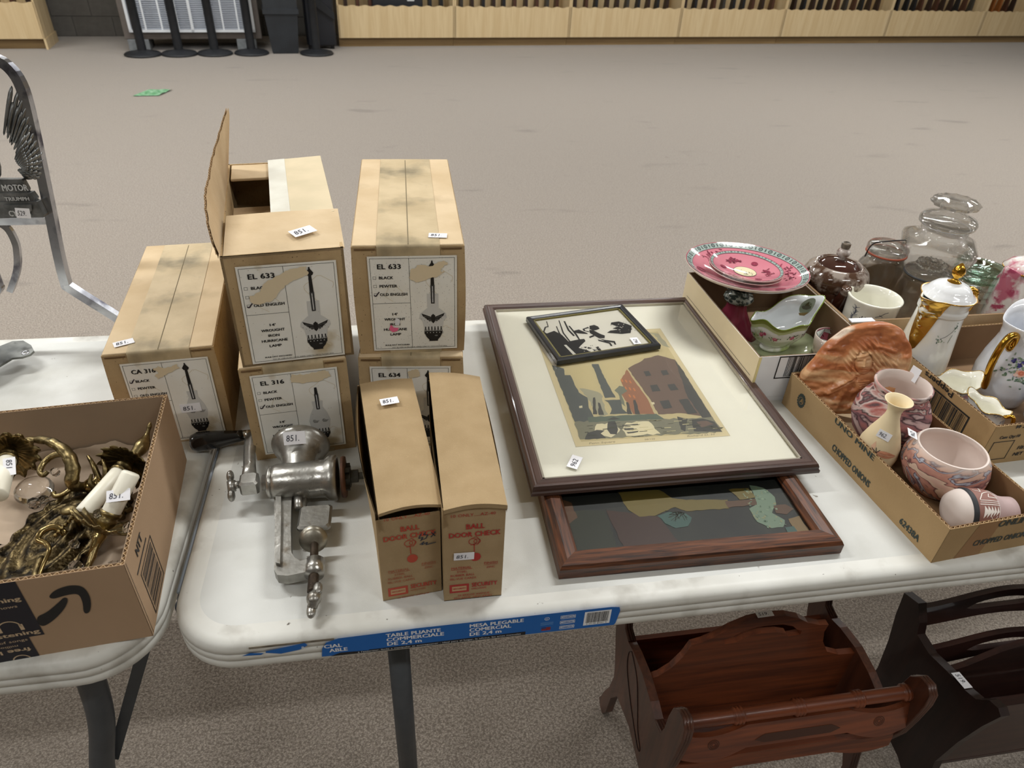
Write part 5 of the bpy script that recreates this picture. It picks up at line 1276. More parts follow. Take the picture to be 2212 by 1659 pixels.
# glass
def thin_glass(name, tint, k):
    m = mat(name, tint, rough=.02, trans=1, ior=1.45); N = m.node_tree.nodes; L = m.node_tree.links
    tr = N.new('ShaderNodeBsdfTransparent'); tr.inputs[0].default_value = (*lin(tint), 1)
    mx = N.new('ShaderNodeMixShader'); mx.inputs[0].default_value = k
    L.new(tr.outputs[0], mx.inputs[1]); L.new(N['Principled BSDF'].outputs[0], mx.inputs[2]); L.new(mx.outputs[0], N['Material Output'].inputs[0])
    return m
GL_ = thin_glass('clear_glass', (252, 253, 253), .58)
GG = thin_glass('green_glass', (222, 240, 230), .5)
cj = empty('canning_jar', (1.352, .706, .744), 0, 'clear canning jar with wire bail and glass lid, beside the brown pot', 'jar')
MB().lathe([(0, 0), (.04, 0), (.049, .006), (.050, .10), (.048, .118), (.040, .132), (.038, .148), (.036, .148), (.037, .132), (.045, .117), (.047, .10), (.046, .008), (.038, .004), (0, .004)], 48).build('body', GL_, cj)
MB().lathe([(0, .150), (.040, .150), (.0425, .153), (.0425, .163), (.038, .168), (.030, .166), (.024, .169), (.016, .167), (.010, .171), (0, .171)], 48).build('lid', GL_, cj)
MB().lathe([(.0385, .1475), (.0425, .1475), (.0425, .1505), (.0385, .1505)], 40).build('rubber_seal', mat('rubber_red', (160, 78, 52), rough=.6), cj)
wr = sm_path([(.046, .008, .115), (.047, .006, .14), (.046, .004, .160), (.040, 0, .173), (.02, -.006, .178), (-.02, -.006, .178), (-.040, 0, .173), (-.046, .004, .160), (-.047, .006, .14)])
MB().tube([RZ(.1) @ v for v in wr], .0013, 6).tube([RZ(.1) @ Vector(q) for q in ((.047, -.004, .116), (.042, .004, .113), (.036, .02, .113))], .0013, 6).build('wire_bail', mat('bail_wire', (30, 30, 32), rough=.4, metal=.7), cj)
# large square canister
cn = empty('glass_canister', (1.468, .702, .744), .95, 'large clear pressed-glass canister with square shoulders and faceted lid', 'canister')
def sq(p_, a, r, z):
    k = 1 if .04 < z < .168 else 0
    c, s = abs(math.cos(a)), abs(math.sin(a))
    q = 1 / max((c ** 5 + s ** 5) ** .2, .5)
    w_ = min(1, max(0, (.190 - z) / .016)) * min(1, max(0, (z - .0) / .03))
    f_ = 1 + (q - 1) * w_ * 1.1
    g = .0016 * math.sin(a * 36) * math.sin(z * 620) if .05 < z < .160 and r > .05 else 0
    return Vector((p_.x * f_ + g * math.cos(a), p_.y * f_ + g * math.sin(a), p_.z))
MB().lathe([(0, 0), (.040, 0), (.044, .01), (.048, .03), (.050, .05), (.054, .08), (.058, .10), (.063, .125), (.069, .148), (.074, .164), (.073, .172), (.064, .180), (.052, .186), (.047, .193), (.047, .208), (.044, .208), (.044, .192), (.049, .184), (.060, .177), (.069, .169), (.065, .148), (.054, .10), (.046, .05), (.040, .012), (0, .008)], 120, fn=sq).build('body', GL_, cn)
MB().lathe([(0, .210), (.05, .210), (.056, .213), (.057, .222), (.052, .229), (.036, .234), (.026, .238), (.024, .244), (0, .244)], 60).build('lid', GL_, cn)
MB().lathe([(.022, .243), (.03, .246), (.044, .252), (.0475, .258), (.040, .265), (.024, .268), (0, .268)], 24, fn=lambda p_, a, r, z: Vector((p_.x * (1 + .05 * math.cos(12 * a) * (r > .03)), p_.y * (1 + .05 * math.cos(12 * a) * (r > .03)), p_.z + .002 * math.cos(24 * a) * (r > .02))), smooth=False).build('lid_knob', GL_, cn)
MB().lathe([(.0455, .2082), (.0475, .2082), (.0475, .2098), (.0455, .2098)], 40).build('lid_gasket', mat('pale_gasket', (225, 230, 232), rough=.4), cn)
# lidded jar in front
sj = empty('glass_storage_jar', (1.388, .612, .744), .3, 'clear jar with dark-ringed lid and star knob, in front of the canister', 'jar')
MB().lathe([(0, 0), (.042, 0), (.049, .008), (.050, .11), (.045, .130), (.043, .142), (.041, .142), (.042, .128), (.047, .11), (.046, .01), (0, .005)], 48).build('body', GL_, sj)
MB().lathe([(0, .144), (.044, .144), (.046, .147), (.044, .151), (.03, .154), (.026, .156), (0, .156)], 48).build('lid', GL_, sj)
MB().lathe([(.0425, .1415), (.0465, .1415), (.0470, .1440), (.0425, .1440)], 48).build('lid_ring', mat('dark_ring', (40, 42, 44), rough=.3), sj)
MB().lathe([(.02, .155), (.027, .160), (.030, .165), (.024, .170), (.008, .171), (0, .168)], 48, fn=lambda p_, a, r, z: Vector((p_.x * (1 + .06 * math.cos(8 * a)), p_.y * (1 + .06 * math.cos(8 * a)), p_.z + .0015 * math.cos(16 * a))), smooth=False).build('star_knob', GL_, sj)
for k in range(4):
    pl = empty('glass_dish', (1.556 + .001 * k, .657, .744 + .066 + k * .0165), 0, 'stacked greenish glass dish, %s' % ('topmost of the stack' if k == 3 else ['lowest of the stack', 'second from the bottom of the stack', 'third from the bottom of the stack'][k]), 'dish', 'greenish glass dishes stacked beside the canister')
    MB().lathe([(0, 0), (.03, 0), (.036, .004), (.050, .010), (.0535, .014), (.0535, .0155), (.048, .0125), (.036, .0075), (.030, .004), (.018, .0035), (.016, .005), (0, .005)], 56).build('dish', GG if k > 1 else GL_, pl)
st = empty('glass_bowl', (1.556, .657, .744), 0, 'deep clear glass bowl under the greenish dish stack', 'bowl')
MB().lathe([(0, 0), (.03, 0), (.042, .012), (.050, .066), (.0475, .066), (.039, .014), (.028, .004), (0, .004)], 48).build('bowl', GL_, st)

# ------------------------------------------------------------------ gilded porcelain in the low carton
po = empty('coffee_pot', (1.2985, .452, .744), 0, 'tall white coffee pot with gilt spout, handle and pointed lid finial', 'coffee pot')
def spoutf(p_, a, r, z):
    d = abs(((a - math.radians(195) + PI) % (2 * PI)) - PI)
    k = max(0, 1 - d / .55) ** 1.4 * max(0, min(1, (z - .085) / .10))
    return Vector((p_.x * (1 + .62 * k), p_.y * (1 + .62 * k), p_.z + .006 * k * k))
ppr = [(.044, 0), (.0475, .004), (.050, .02), (.0475, .06), (.043, .11), (.0405, .140), (.0400, .148), (.0425, .152), (.0425, .158), (.040, .162), (.041, .17), (.0465, .183)]; ppr = resample(ppr, 5)
POTM = mat('pot_porcelain', (238, 239, 236), (240, 232, 206), scale=9, rough=.07, coat=.7, lo=.4, hi=.65)
MB().lathe([(0, 0)] + ppr + [(.0455, .184), (.039, .17), (.037, .15), (.04, .1), (.044, .03), (0, .01)], 90, fn=spoutf).build('body', POTM, po)
gp = [(z_, r_) for r_, z_ in ppr]
def potmap(u, v, off):
    a = u / 1000 / .045; z = v / 1000
    r = np.interp(z, [q[0] for q in gp], [q[1] for q in gp]) + off
    return spoutf(Vector((r * math.cos(a), r * math.sin(a), z)), a, r, z)
def arc(deg): return math.radians(deg) * 45
p = Print()
p.poly([(arc(168), 182), (arc(180), 184), (arc(210), 184), (arc(238), 182), (arc(226), 150), (arc(216), 112), (arc(206), 82), (arc(196), 72), (arc(182), 96), (arc(172), 140)], (222, 178, 88), 1, 1)
p.build('gilt_spout', po, fmap=potmap, sub=3, rough=.2, eps=.0001, base=.0006)
rimP = [spoutf(Vector((.0468 * math.cos(a), .0468 * math.sin(a), .1832)), a, .046, .183) for a in [2 * PI * i / 90 for i in range(91)]]
MB().tube(rimP, .0011, 6).build('gilt_rim', GOLD, po)
p = Print(); R = random.Random(2)
def spray(p, x, y, s, cols, n=14, spread=10):
    for k in range(n): p.disc(x + R.gauss(0, spread * .5) * s, y + R.gauss(0, spread * .5) * s, R.uniform(1, 2.6) * s, R.uniform(.6, 1.4) * s, R.choice(cols), 1 + k * .1, 6, R.uniform(0, 3))
GRC = [(104, 134, 112), (134, 158, 130), (86, 112, 100), (150, 168, 150)]
p.line([(arc(282), 138), (arc(272), 126), (arc(260), 117), (arc(250), 112)], .8, (96, 96, 92), 2); spray(p, arc(250), 108, 1, GRC, 12, 7); spray(p, arc(280), 134, 1, GRC, 10, 7); p.line([(arc(276), 120), (arc(270), 104)], .8, (110, 130, 110), 2); spray(p, arc(190), 28, .9, [(160, 170, 140), (200, 190, 140)], 8, 8)
p.build('painted_ivy', po, fmap=potmap, base=.0005, sub=4, rough=.2, eps=.0001)
MB().lathe([(.0455, .180), (.0445, .185), (.038, .189), (.0345, .196), (.027, .203), (.014, .208), (0, .209)], 56).build('lid', PORC, po)
MB().lathe([(.013, .2075), (.006, .212), (.004, .216), (.010, .222), (.0115, .228), (.0085, .236), (.003, .243), (0, .245)], 24).build('lid_finial', GOLD, po)
hp = sm_path([(.044, .006, .172), (.056, .005, .182), (.068, .003, .178), (.071, .002, .162), (.064, .0, .142), (.055, 0, .125), (.048, 0, .108), (.049, 0, .096), (.046, 0, .085)])
MB().tube(hp, [.0062, .0066, .0068, .0066, .006] * 9 + [.005] * 10, 12, flat=1.15).build('handle', GOLD, po)
po.children[-1].data  # handle kept as one mesh
for o in po.children:
    if o.name.startswith('handle'): o.rotation_euler = (0, 0, .15)

pi_ = empty('porcelain_pitcher', (1.418, .372, .744), 0, 'white pitcher painted with pansies and a peach rose, gilt scroll handle at left', 'pitcher')
def pf(p_, a, r, z):
    k = max(0, z - .11) / .055
    c = math.cos(a - math.radians(60)); c2_ = math.cos(a - math.radians(205))
    return Vector((p_.x * (1 + .12 * k * max(0, c) ** 3), p_.y * (1 + .12 * k * max(0, c) ** 3), p_.z + k * (.030 * max(0, c) ** 2 + .004 * max(0, c2_) ** 2 - .008)))
pipr = [(.040, 0), (.045, .004), (.052, .03), (.0535, .06), (.049, .09), (.043, .115), (.040, .130), (.041, .148), (.046, .165)]; pipr = resample(pipr, 5)
MB().lathe([(0, 0)] + pipr + [(.0445, .1655), (.039, .148), (.038, .13), (.044, .1), (.05, .05), (0, .01)], 80, fn=pf).build('body', mat('pitcher_porcelain', (236, 238, 242), (218, 224, 236), scale=8, rough=.06, coat=.7), pi_)
gi = [(z_, r_) for r_, z_ in pipr]
def pimap(u, v, off):
    a = u / 1000 / .05; z = v / 1000
    r = np.interp(z, [q[0] for q in gi], [q[1] for q in gi]) + off
    return pf(Vector((r * math.cos(a), r * math.sin(a), z)), a, r, z)
arc5 = lambda d: math.radians(d) * 50
p = Print(); R = random.Random(6); cx_ = arc5(238)
spray(p, cx_ - 4, 92, 1.7, GRC, 44, 15); spray(p, cx_ + 12, 78, 1.5, GRC, 26, 12); spray(p, cx_ - 8, 98, 1.4, [(206, 196, 140), (150, 140, 180)], 14, 12)
for (dx, dy) in ((-14, 104), (2, 106), (-3, 98)):
    for k in range(5): p.disc(cx_ + dx + 2.6 * math.cos(k * 1.25), cx_ * 0 + dy + 2.6 * math.sin(k * 1.25), 2.6, 2, R.choice([(66, 58, 118), (92, 88, 150), (50, 46, 96)]), 4, 8, k)
p.disc(cx_ + 4, 84, 8.5, 7, (238, 190, 172), 5, 14).disc(cx_ + 5, 85, 5.6, 4.6, (232, 150, 124), 6, 12).ring(cx_ + 5, 85, 3, .9, (214, 110, 84), 7, 9).disc(cx_ - 2, 80, 4, 3, (244, 214, 204), 6, 9)
spray(p, cx_ + 10, 112, .8, [(120, 150, 190), (150, 176, 204)], 8, 7)
p.build('painted_flowers', pi_, fmap=pimap, base=.0005, sub=4, rough=.15, eps=.00008)
hp = sm_path([(-.038, -.012, .142), (-.046, -.014, .132), (-.040, -.014, .120), (-.034, -.014, .128), (-.040, -.016, .146), (-.054, -.018, .148), (-.064, -.02, .132), (-.066, -.02, .105), (-.062, -.018, .08), (-.054, -.016, .055), (-.047, -.014, .035)])
MB().tube(hp, [.0045] * 12 + [.0062] * 60, 12).build('handle', GOLD, pi_)

gv = empty('gilt_handled_jug', (1.452, .272, .744), 0, 'white jug at the right frame edge with heavy gilt handles', 'jug')
MB().lathe([(0, 0), (.036, 0), (.046, .012), (.052, .04), (.048, .075), (.04, .1), (.042, .118), (.040, .118), (.038, .1), (.046, .07), (.05, .04), (0, .01)], 56).build('body', PORC, gv)
MB().tube(sm_path([(-.038, -.02, .125), (-.05, -.024, .128), (-.056, -.026, .118), (-.058, -.026, .106), (-.05, -.024, .098), (-.042, -.02, .096)]), .0085, 12).build('gilt_scroll', GOLD, gv)
MB().tube(sm_path([(-.028, -.040, .096), (-.038, -.052, .09), (-.05, -.062, .07), (-.054, -.064, .045), (-.048, -.058, .022), (-.042, -.05, .012)]), .0058, 12).build('handle', GOLD, gv)

def creamer(loc, rz, s, label, handle):
    t = empty('creamer', loc, rz, label, 'creamer', 'small ruffled white creamers')
    def f(p_, a, r, z):
        k = z / .055; c = math.cos(a)
        return Vector((p_.x * (1 + .28 * k * max(0, c) ** 3 + .04 * k * math.cos(5 * a)), p_.y * (1 + .04 * k * math.cos(5 * a)), p_.z + k * k * (.008 * max(0, c) ** 2 + .0035 * math.cos(5 * a + .6))))
    pr_ = [(.018, 0), (.021, .003), (.030, .02), (.031, .036), (.029, .044), (.034, .055)]
    pr_ = [(a * s, b_) for a, b_ in pr_]
    MB().lathe([(0, 0)] + pr_, 64, sx=1.15, sy=.85, fn=f).build('outside', mat('creamer_floral', (232, 234, 232), (150, 164, 186), scale=60, rough=.1, coat=.5, lo=.5, hi=.56, stain=(206, 158, 168), sscale=48, slo=.6, shi=.64), t)
    MB().lathe([(.034 * s, .055), (.0325 * s, .0553), (.027 * s, .043), (.029 * s, .034), (.026 * s, .018), (0, .008)], 64, sx=1.15, sy=.85, fn=f).build('inside', CREAMP, t)
    rp = [f(Vector((.0337 * s * 1.15 * math.cos(a), .0337 * s * .85 * math.sin(a), .0553)), a, .034, .055) for a in [2 * PI * i / 64 for i in range(65)]]
    MB().tube(rp, .001, 6).build('gilt_rim', mat('gilt_line', (190, 160, 96), rough=.25, metal=.8), t)
    if handle: MB().tube(sm_path([(-.032 * s, 0, .05), (-.045 * s, 0, .058), (-.05 * s, 0, .045), (-.042 * s, 0, .028), (-.032 * s, 0, .02)]), .0035, 10).build('handle', GOLD, t)
    return t
creamer((1.301, .352, .744), .25, 1.12, 'larger ruffled white creamer with gilt lip, before the coffee pot', 0)
creamer((1.308, .278, .744), 1.9, .86, 'smaller ruffled white creamer with gilt handle, nearest the carton corner', 1)

ft = empty('floral_chocolate_pot', (1.612, .60, .744), 0, 'pink blossom painted pot with pointed spout at the right frame edge', 'pot')
FLOR = mat('pink_blossom_glaze', (236, 230, 224), (198, 112, 132), scale=26, rough=.1, coat=.5, lo=.5, hi=.6, stain=(176, 76, 104), sscale=34, slo=.6, shi=.66)
def fs_(p_, a, r, z):
    d = abs(((a - math.radians(190) + PI) % (2 * PI)) - PI); k = max(0, 1 - d / .5) * max(0, min(1, (z - .06) / .09))
    return Vector((p_.x * (1 + .7 * k), p_.y * (1 + .7 * k), p_.z + .016 * k))
MB().lathe([(0, 0), (.04, 0), (.050, .01), (.054, .05), (.050, .1), (.043, .135), (.042, .15), (.040, .15), (.045, .1), (0, .02)], 70, fn=fs_).build('body', FLOR, ft)
MB().lathe([(.046, .150), (.047, .153), (.036, .166), (.018, .174), (0, .176)], 50).build('lid', FLOR, ft)
MB().lathe([(.0462, .1492), (.0478, .1498), (.0478, .1522), (.0462, .152)], 50).build('gilt_band', GOLD, ft)

# ------------------------------------------------------------------ pottery in the produce box
def marble(name, base, cols, scale, seed, zmask=None):
    m = bpy.data.materials.new(name); nt, b = nodes_of(m); N = nt.nodes; L = nt.links
    tc = N.new('ShaderNodeTexCoord'); mp = N.new('ShaderNodeMapping'); mp.inputs['Scale'].default_value = (1, 1, 1.9); mp.inputs['Location'].default_value = (seed, seed * .7, seed * 1.3); mp.inputs['Rotation'].default_value = (.5, .3, 0)
    L.new(tc.outputs['Object'], mp.inputs['Vector'])
    n0 = N.new('ShaderNodeTexNoise'); n0.inputs['Scale'].default_value = scale; n0.inputs['Detail'].default_value = 2.5; n0.inputs['Distortion'].default_value = 1.4
    L.new(mp.outputs[0], n0.inputs['Vector'])
    fine = N.new('ShaderNodeTexNoise'); fine.inputs['Scale'].default_value = 260; L.new(tc.outputs['Object'], fine.inputs['Vector'])
    ad = N.new('ShaderNodeMath'); ad.operation = 'MULTIPLY_ADD'; L.new(fine.outputs[0], ad.inputs[0]); ad.inputs[1].default_value = .022; L.new(n0.outputs[0], ad.inputs[2])
    cr_ = N.new('ShaderNodeValToRGB'); e = cr_.color_ramp.elements
    e[0].position = cols[0][0]; e[0].color = (*lin(cols[0][1]), 1); e[1].position = cols[-1][0]; e[1].color = (*lin(cols[-1][1]), 1)
    for pos, c in cols[1:-1]:
        q = e.new(pos); q.color = (*lin(c), 1)
    L.new(ad.outputs[0], cr_.inputs[0])
    out = cr_.outputs[0]
    if zmask:
        sx = N.new('ShaderNodeSeparateXYZ'); L.new(tc.outputs['Object'], sx.inputs[0])
        a2_ = N.new('ShaderNodeMath'); a2_.operation = 'MULTIPLY_ADD'; L.new(n0.outputs[0], a2_.inputs[0]); a2_.inputs[1].default_value = zmask[2]; L.new(sx.outputs[2], a2_.inputs[2])
        mr = N.new('ShaderNodeMapRange'); mr.inputs['From Min'].default_value = zmask[0]; mr.inputs['From Max'].default_value = zmask[1]; L.new(a2_.outputs[0], mr.inputs['Value'])
        mx = N.new('ShaderNodeMix'); mx.data_type = 'RGBA'; L.new(mr.outputs[0], mx.inputs[0]); L.new(out, mx.inputs[6]); mx.inputs[7].default_value = (*lin(base), 1)
        out = mx.outputs[2]
    L.new(out, b.inputs['Base Color']); b.inputs['Roughness'].default_value = .6; b.inputs['Specular IOR Level'].default_value = .35
    return m
PALE = (232, 216, 206)
MA = marble('marbled_clay_dark', PALE, [(.30, (218, 200, 196)), (.40, (186, 160, 160)), (.425, (60, 42, 48)), (.45, (134, 98, 104)), (.49, (168, 112, 110)), (.51, (62, 46, 50)), (.535, (210, 190, 184)), (.58, (170, 98, 92)), (.61, (84, 60, 64)), (.66, (222, 206, 200)), (.72, (64, 44, 50))], 9, 3.1, (.128, .140, .02))
MBm = marble('marbled_clay_pale', PALE, [(.30, (228, 206, 192)), (.42, (214, 176, 156)), (.44, (84, 52, 66)), (.455, (188, 194, 206)), (.475, (90, 62, 74)), (.49, (196, 146, 128)), (.56, (176, 124, 112)), (.585, (96, 62, 66)), (.60, (214, 190, 166)), (.68, (206, 170, 154))], 9.5, 8.4, (.092, .106, .045))
INC = mat('bisque_inside', (226, 212, 204), (220, 205, 196), scale=10, rough=.7)
bA = empty('pottery_bowl', (1.1105, .272, .745), .4, 'tall marbled purple and mauve pottery bowl with flared neck', 'bowl', 'marbled clay bowls')
MB().lathe([(0, 0), (.028, 0), (.036, .004), (.052, .024), (.0605, .048), (.059, .070), (.050, .090), (.043, .100), (.0415, .106), (.044, .113), (.0455, .117), (.0445, .1195), (.0425, .120)], 72).build('outside', MA, bA)
MB().lathe([(.0425, .120), (.0405, .117), (.0385, .107), (.040, .1), (.05, .08), (.055, .05), (.04, .015), (0, .008)], 72).build('inside', INC, bA)
bB = empty('pottery_bowl', (1.125, .150, .745), -.2, 'wide pale marbled pottery bowl with pink and black veins', 'bowl', 'marbled clay bowls')
MB().lathe([(0, 0), (.026, 0), (.034, .004), (.052, .024), (.0615, .044), (.0615, .056), (.057, .072), (.051, .081), (.0495, .0835)], 72).build('outside', MBm, bB)
MB().lathe([(.0495, .0835), (.0475, .084), (.0465, .0825), (.053, .070), (.0575, .055), (.056, .042), (.044, .018), (0, .008)], 72).build('inside', INC, bB)
sticker(bA, frame_M((.036, .0, .108), (.2, .98, 0), (.25, 0, .97)), '962', w_=18, h_=24)
sticker(bB, frame_M((-.050, .012, .0850), (.30, .94, .02), (-.85, .3, .30)), '962', w_=20, h_=15, flip=1)
va = empty('pottery_vase', (1.050, .207, .745), 0, 'cream bud vase with a painted terracotta feather and 962 tag', 'vase')
vpr = [(.018, 0), (.022, .004), (.029, .018), (.0318, .036), (.030, .055), (.0235, .075), (.0165, .092), (.0115, .106), (.0102, .116), (.012, .125), (.0165, .132), (.0205, .1365)]
MB().lathe([(0, 0)] + vpr + [(.0205, .138), (.019, .1375), (.0135, .131), (.009, .118), (.009, .1), (0, .09)], 56).build('body', mat('vase_cream', (232, 214, 176), (228, 208, 168), scale=12, rough=.55), va)
L_ = [0]
for a, b_ in zip(vpr[:-1], vpr[1:]): L_.append(L_[-1] + math.dist(a, b_))
vfm = lathe_print((0, 0, 0), vpr, 0, va)
p = Print(); A32 = lambda d: math.radians(d) * 32; R = random.Random(1)
for i in range(60): p.rect(i * 201 / 60, 8, (i + 1) * 201 / 60, 20 + 3 * math.sin(i * .35), (214, 156, 124), .5)
x0_ = A32(226)
top = [(x0_ + k, 58 + 5.2 * math.sin(PI * min(1, (k + 1) / 34) ** .8) + (1.0 if k % 2 else -.6) - k * .12) for k in range(0, 34, 1)]
bot = [(x0_ + k, 56 - 4.6 * math.sin(PI * min(1, (k + 1) / 34) ** .8) + (1.0 if k % 2 else -.6) - k * .12) for k in range(33, -1, -1)]
p.poly(top + bot, (214, 150, 118), 2); p.line([(x0_ - 2, 57), (x0_ + 33, 53)], .5, (236, 214, 184), 3)
for (dx, dy) in ((-12, -3), (-9, 5), (-3, 8), (-5, -7), (4, -5), (4, 6)): p.line([(x0_, 56.5), (x0_ + dx, 56.5 + dy)], 1.1, (54, 50, 50), 4)
p.poly([(x0_ - 12, 64), (x0_ - 8, 74), (x0_ - 4, 66), (x0_ - 6, 56)], (226, 184, 152), 1)
p.build('painted_feather', va, fmap=lambda u, v, off: vfm(u / 1000 / .032, v, off), sub=4, rough=.55, eps=.00008)
sticker(va, frame_M((-.0235, -.0095, .078), (.70, -.68, -.18), (.30, .10, .94)), '962.', w_=20, h_=13)
# lying etched pot
ly = empty('etched_pot', (1.125, .064, .779), 0, 'mauve pot lying on its side, black band and white scratched feathers', 'pot'); ly.rotation_euler = (0, 0, -.18)
Ml = T(-.045, 0, 0) @ RY(PI / 2)
lpr = [(.014, 0), (.026, .003), (.0315, .012), (.0335, .024), (.034, .040), (.032, .054), (.028, .063), (.0245, .070), (.0235, .080), (.0238, .090)]
nsub = [(0, 5, (226, 214, 206)), (0, 0, 0)]
MB().lathe([(0, 0)] + lpr[:4], 48, M=Ml).build('base_end', mat('pot_pale', (222, 210, 202), rough=.6), ly)
MB().lathe(lpr[3:6], 48, M=Ml).build('middle', mat('pot_brown', (140, 98, 88), rough=.6), ly)
MB().lathe(lpr[5:] + [(.0225, .0905), (.021, .088), (.02, .05), (0, .04)], 48, M=Ml).build('neck_end', mat('pot_mauve', (180, 156, 154), rough=.6), ly)
MB().lathe([(.0325, .0165), (.0338, .0175), (.0342, .0235), (.0338, .0238)], 48, M=Ml).build('black_band', mat('pot_band', (46, 48, 52), rough=.6), ly)
p = Print(); WL = (232, 224, 216)
def lym(u, v, off):
    a = u / 1000 / .033; z = v / 1000
    r = np.interp(z, [q[1] for q in lpr], [q[0] for q in lpr]) + off
    return Ml @ Vector((r * math.cos(a), r * math.sin(a), z))
cA = math.radians(222) * 33
for i in range(5):
    y = 28 + i * 0; x = cA - 22 + i * 6
    p.poly([(cA - 6, 32 + i * 5), (cA + 12 - i * 1.0, 29 + i * 4.6), (cA + 2, 37 + i * 4)], WL, 1)
p.line([(cA - 8, 26), (cA - 8, 56)], 1.1, WL).line([(cA - 11, 27), (cA - 11, 56)], .9, WL).line([(cA - 14, 28), (cA - 14, 56)], .9, WL)
p.line([(cA - 15, 28), (cA - 26, 36), (cA - 32, 48), (cA - 20, 56), (cA - 20, 42), (cA - 27, 46)], 1.1, WL).line([(cA - 36, 28), (cA - 30, 36), (cA - 42, 40)], 1, WL).line([(cA + 16, 30), (cA + 22, 40), (cA + 14, 52), (cA - 6, 55)], .9, WL)
p.line([(cA - 28, 56), (cA - 38, 50), (cA - 34, 58)], .9, WL).line([(cA + 8, 40), (cA + 16, 44), (cA + 8, 50)], .8, WL)
p.build('scratched_design', ly, fmap=lym, sub=4, rough=.6, eps=.00008)

# carved plaque
pq = empty('carved_plaque', (0, 0, 0), 0, 'orange banded stone plaque carved with a face, leaning in the produce box', 'plaque')
OUT = [(120, 1270), (140, 1190), (165, 1130), (230, 1060), (330, 960), (380, 890), (430, 830), (490, 765), (560, 710), (630, 660), (700, 610), (780, 580), (860, 560), (970, 542), (1080, 535), (1170, 540), (1250, 560), (1310, 585), (1360, 620), (1395, 670), (1410, 720), (1450, 775), (1475, 830), (1480, 915), (1475, 1000), (1460, 1060), (1430, 1125), (1400, 1210), (1340, 1320), (1240, 1440), (1120, 1540), (1000, 1600), (860, 1625), (700, 1630), (560, 1628), (430, 1610), (380, 1540), (300, 1450), (200, 1360)]
def relief(X, Y):
    g = lambda cx_, cy_, sx, sy, rot=0: math.exp(-((((X - cx_) * math.cos(rot) + (Y - cy_) * math.sin(rot)) / sx) ** 2 + ((-(X - cx_) * math.sin(rot) + (Y - cy_) * math.cos(rot)) / sy) ** 2))
    def cap(x0, y0, x1, y1, w):
        dx, dy = x1 - x0, y1 - y0; t_ = max(0, min(1, ((X - x0) * dx + (Y - y0) * dy) / (dx * dx + dy * dy)))
        return math.exp(-(math.hypot(X - x0 - dx * t_, Y - y0 - dy * t_) / w) ** 2)
    h = 0
    face = max(0, 1 - (((X - 905) / 108) ** 2 + ((Y - 985) / 140) ** 2)) ** .5
    h += 11 * face
    if face > 0:
        h += 3.2 * cap(912, 945, 898, 1008, 15) + 2.4 * g(898, 1015, 24, 13) - 2.6 * g(855, 962, 34, 14, -.1) - 2.6 * g(952, 948, 34, 14, -.15) + 1.4 * g(856, 974, 26, 7) + 1.4 * g(952, 960, 26, 7) + 1.8 * g(902, 1046, 30, 8) - 1.6 * g(902, 1058, 32, 5) + 1.6 * g(903, 1070, 24, 8) + 1.5 * g(850, 1020, 30, 26) + 1.5 * g(955, 1010, 30, 28) + 1.4 * cap(826, 938, 880, 930, 6) + 1.4 * cap(925, 920, 985, 925, 6)
    h += 3.2 * cap(810, 915, 985, 870, 16)
    # hair: flowing ridges
    hair = 0
    for (x0, y0, x1, y1, w_) in ((900, 820, 1010, 760, 70), (980, 860, 1080, 1000, 62), (1060, 880, 1200, 980, 56), (1120, 960, 1270, 1010, 50), (1010, 1020, 1100, 1090, 60), (830, 860, 740, 980, 50), (740, 980, 740, 1080, 52), (780, 1050, 820, 1110, 40)):
        hair = max(hair, cap(x0, y0, x1, y1, w_))
    if face <= .02 or Y < 860:
        h += hair * (6 + 2.2 * math.sin((X * .72 - Y * .62) * .13 + 1.6 * math.sin(X * .011)) )
    h += 6.5 * cap(1110, 800, 1280, 860, 24) - 1.6 * cap(1110, 800, 1280, 860, 4) + 5.5 * cap(1115, 850, 1270, 950, 14) + 6 * g(1068, 790, 34, 34)
    for k in range(4): h += 3.4 * cap(835 + k * 8, 1205 + k * 24, 975 - k * 10, 1205 + k * 26, 8)
    h += 6 * g(850, 1250, 70, 60) + 5 * cap(760, 1360, 860, 1270, 44)
    h += 6 * cap(760, 1170, 480, 1350, 36) - 4 * cap(820, 1170, 520, 1330, 10) + 5 * cap(700, 1320, 430, 1560, 50) + 3 * cap(640, 1420, 560, 1560, 30) - 3 * cap(600, 1330, 330, 1440, 12)
    h += 5 * g(1230, 1100, 110, 60) + 4 * g(760, 1140, 70, 40)
    fl = noise.noise(Vector((X * .003, Y * .009, 2)))
    far = min(1, max(0, math.hypot((X - 960) / 330, (Y - 960) / 260) - .75) * 3)
    h += far * (2.0 * math.sin((X * .35 + Y) * .022 + 4 * fl) + 2.2 * noise.noise(Vector((X * .012, Y * .02, 5)))) + (.25 + .75 * far) * .7 * noise.noise(Vector((X * .04, Y * .05, 1)))
    return h
def P3(X, Y, off): 
    x = .961565 + .0001224 * X + .0000196 * Y; y = .453246 - .0000491 * X - .0000512 * Y; z = .970291 + .0000262 * X - .0001423 * Y
    return Vector((x - .4065 * off, y - .8761 * off, z + .2592 * off))
cX, cY = 850, 1090; mb = MB(); NA, NR = 200, 70
def outl(a):
    # ray cast from centre
    best = None
    dx, dy = math.cos(a), math.sin(a); n = len(OUT)
    for i in range(n):
        (x1, y1), (x2, y2) = OUT[i], OUT[(i + 1) % n]
        ex, ey = x2 - x1, y2 - y1; den = dx * ey - dy * ex
        if abs(den) < 1e-9: continue
        t_ = ((x1 - cX) * ey - (y1 - cY) * ex) / den; s_ = ((x1 - cX) * dy - (y1 - cY) * dx) / den
        if t_ > 0 and 0 <= s_ <= 1 and (best is None or t_ > best): best = t_
    return best
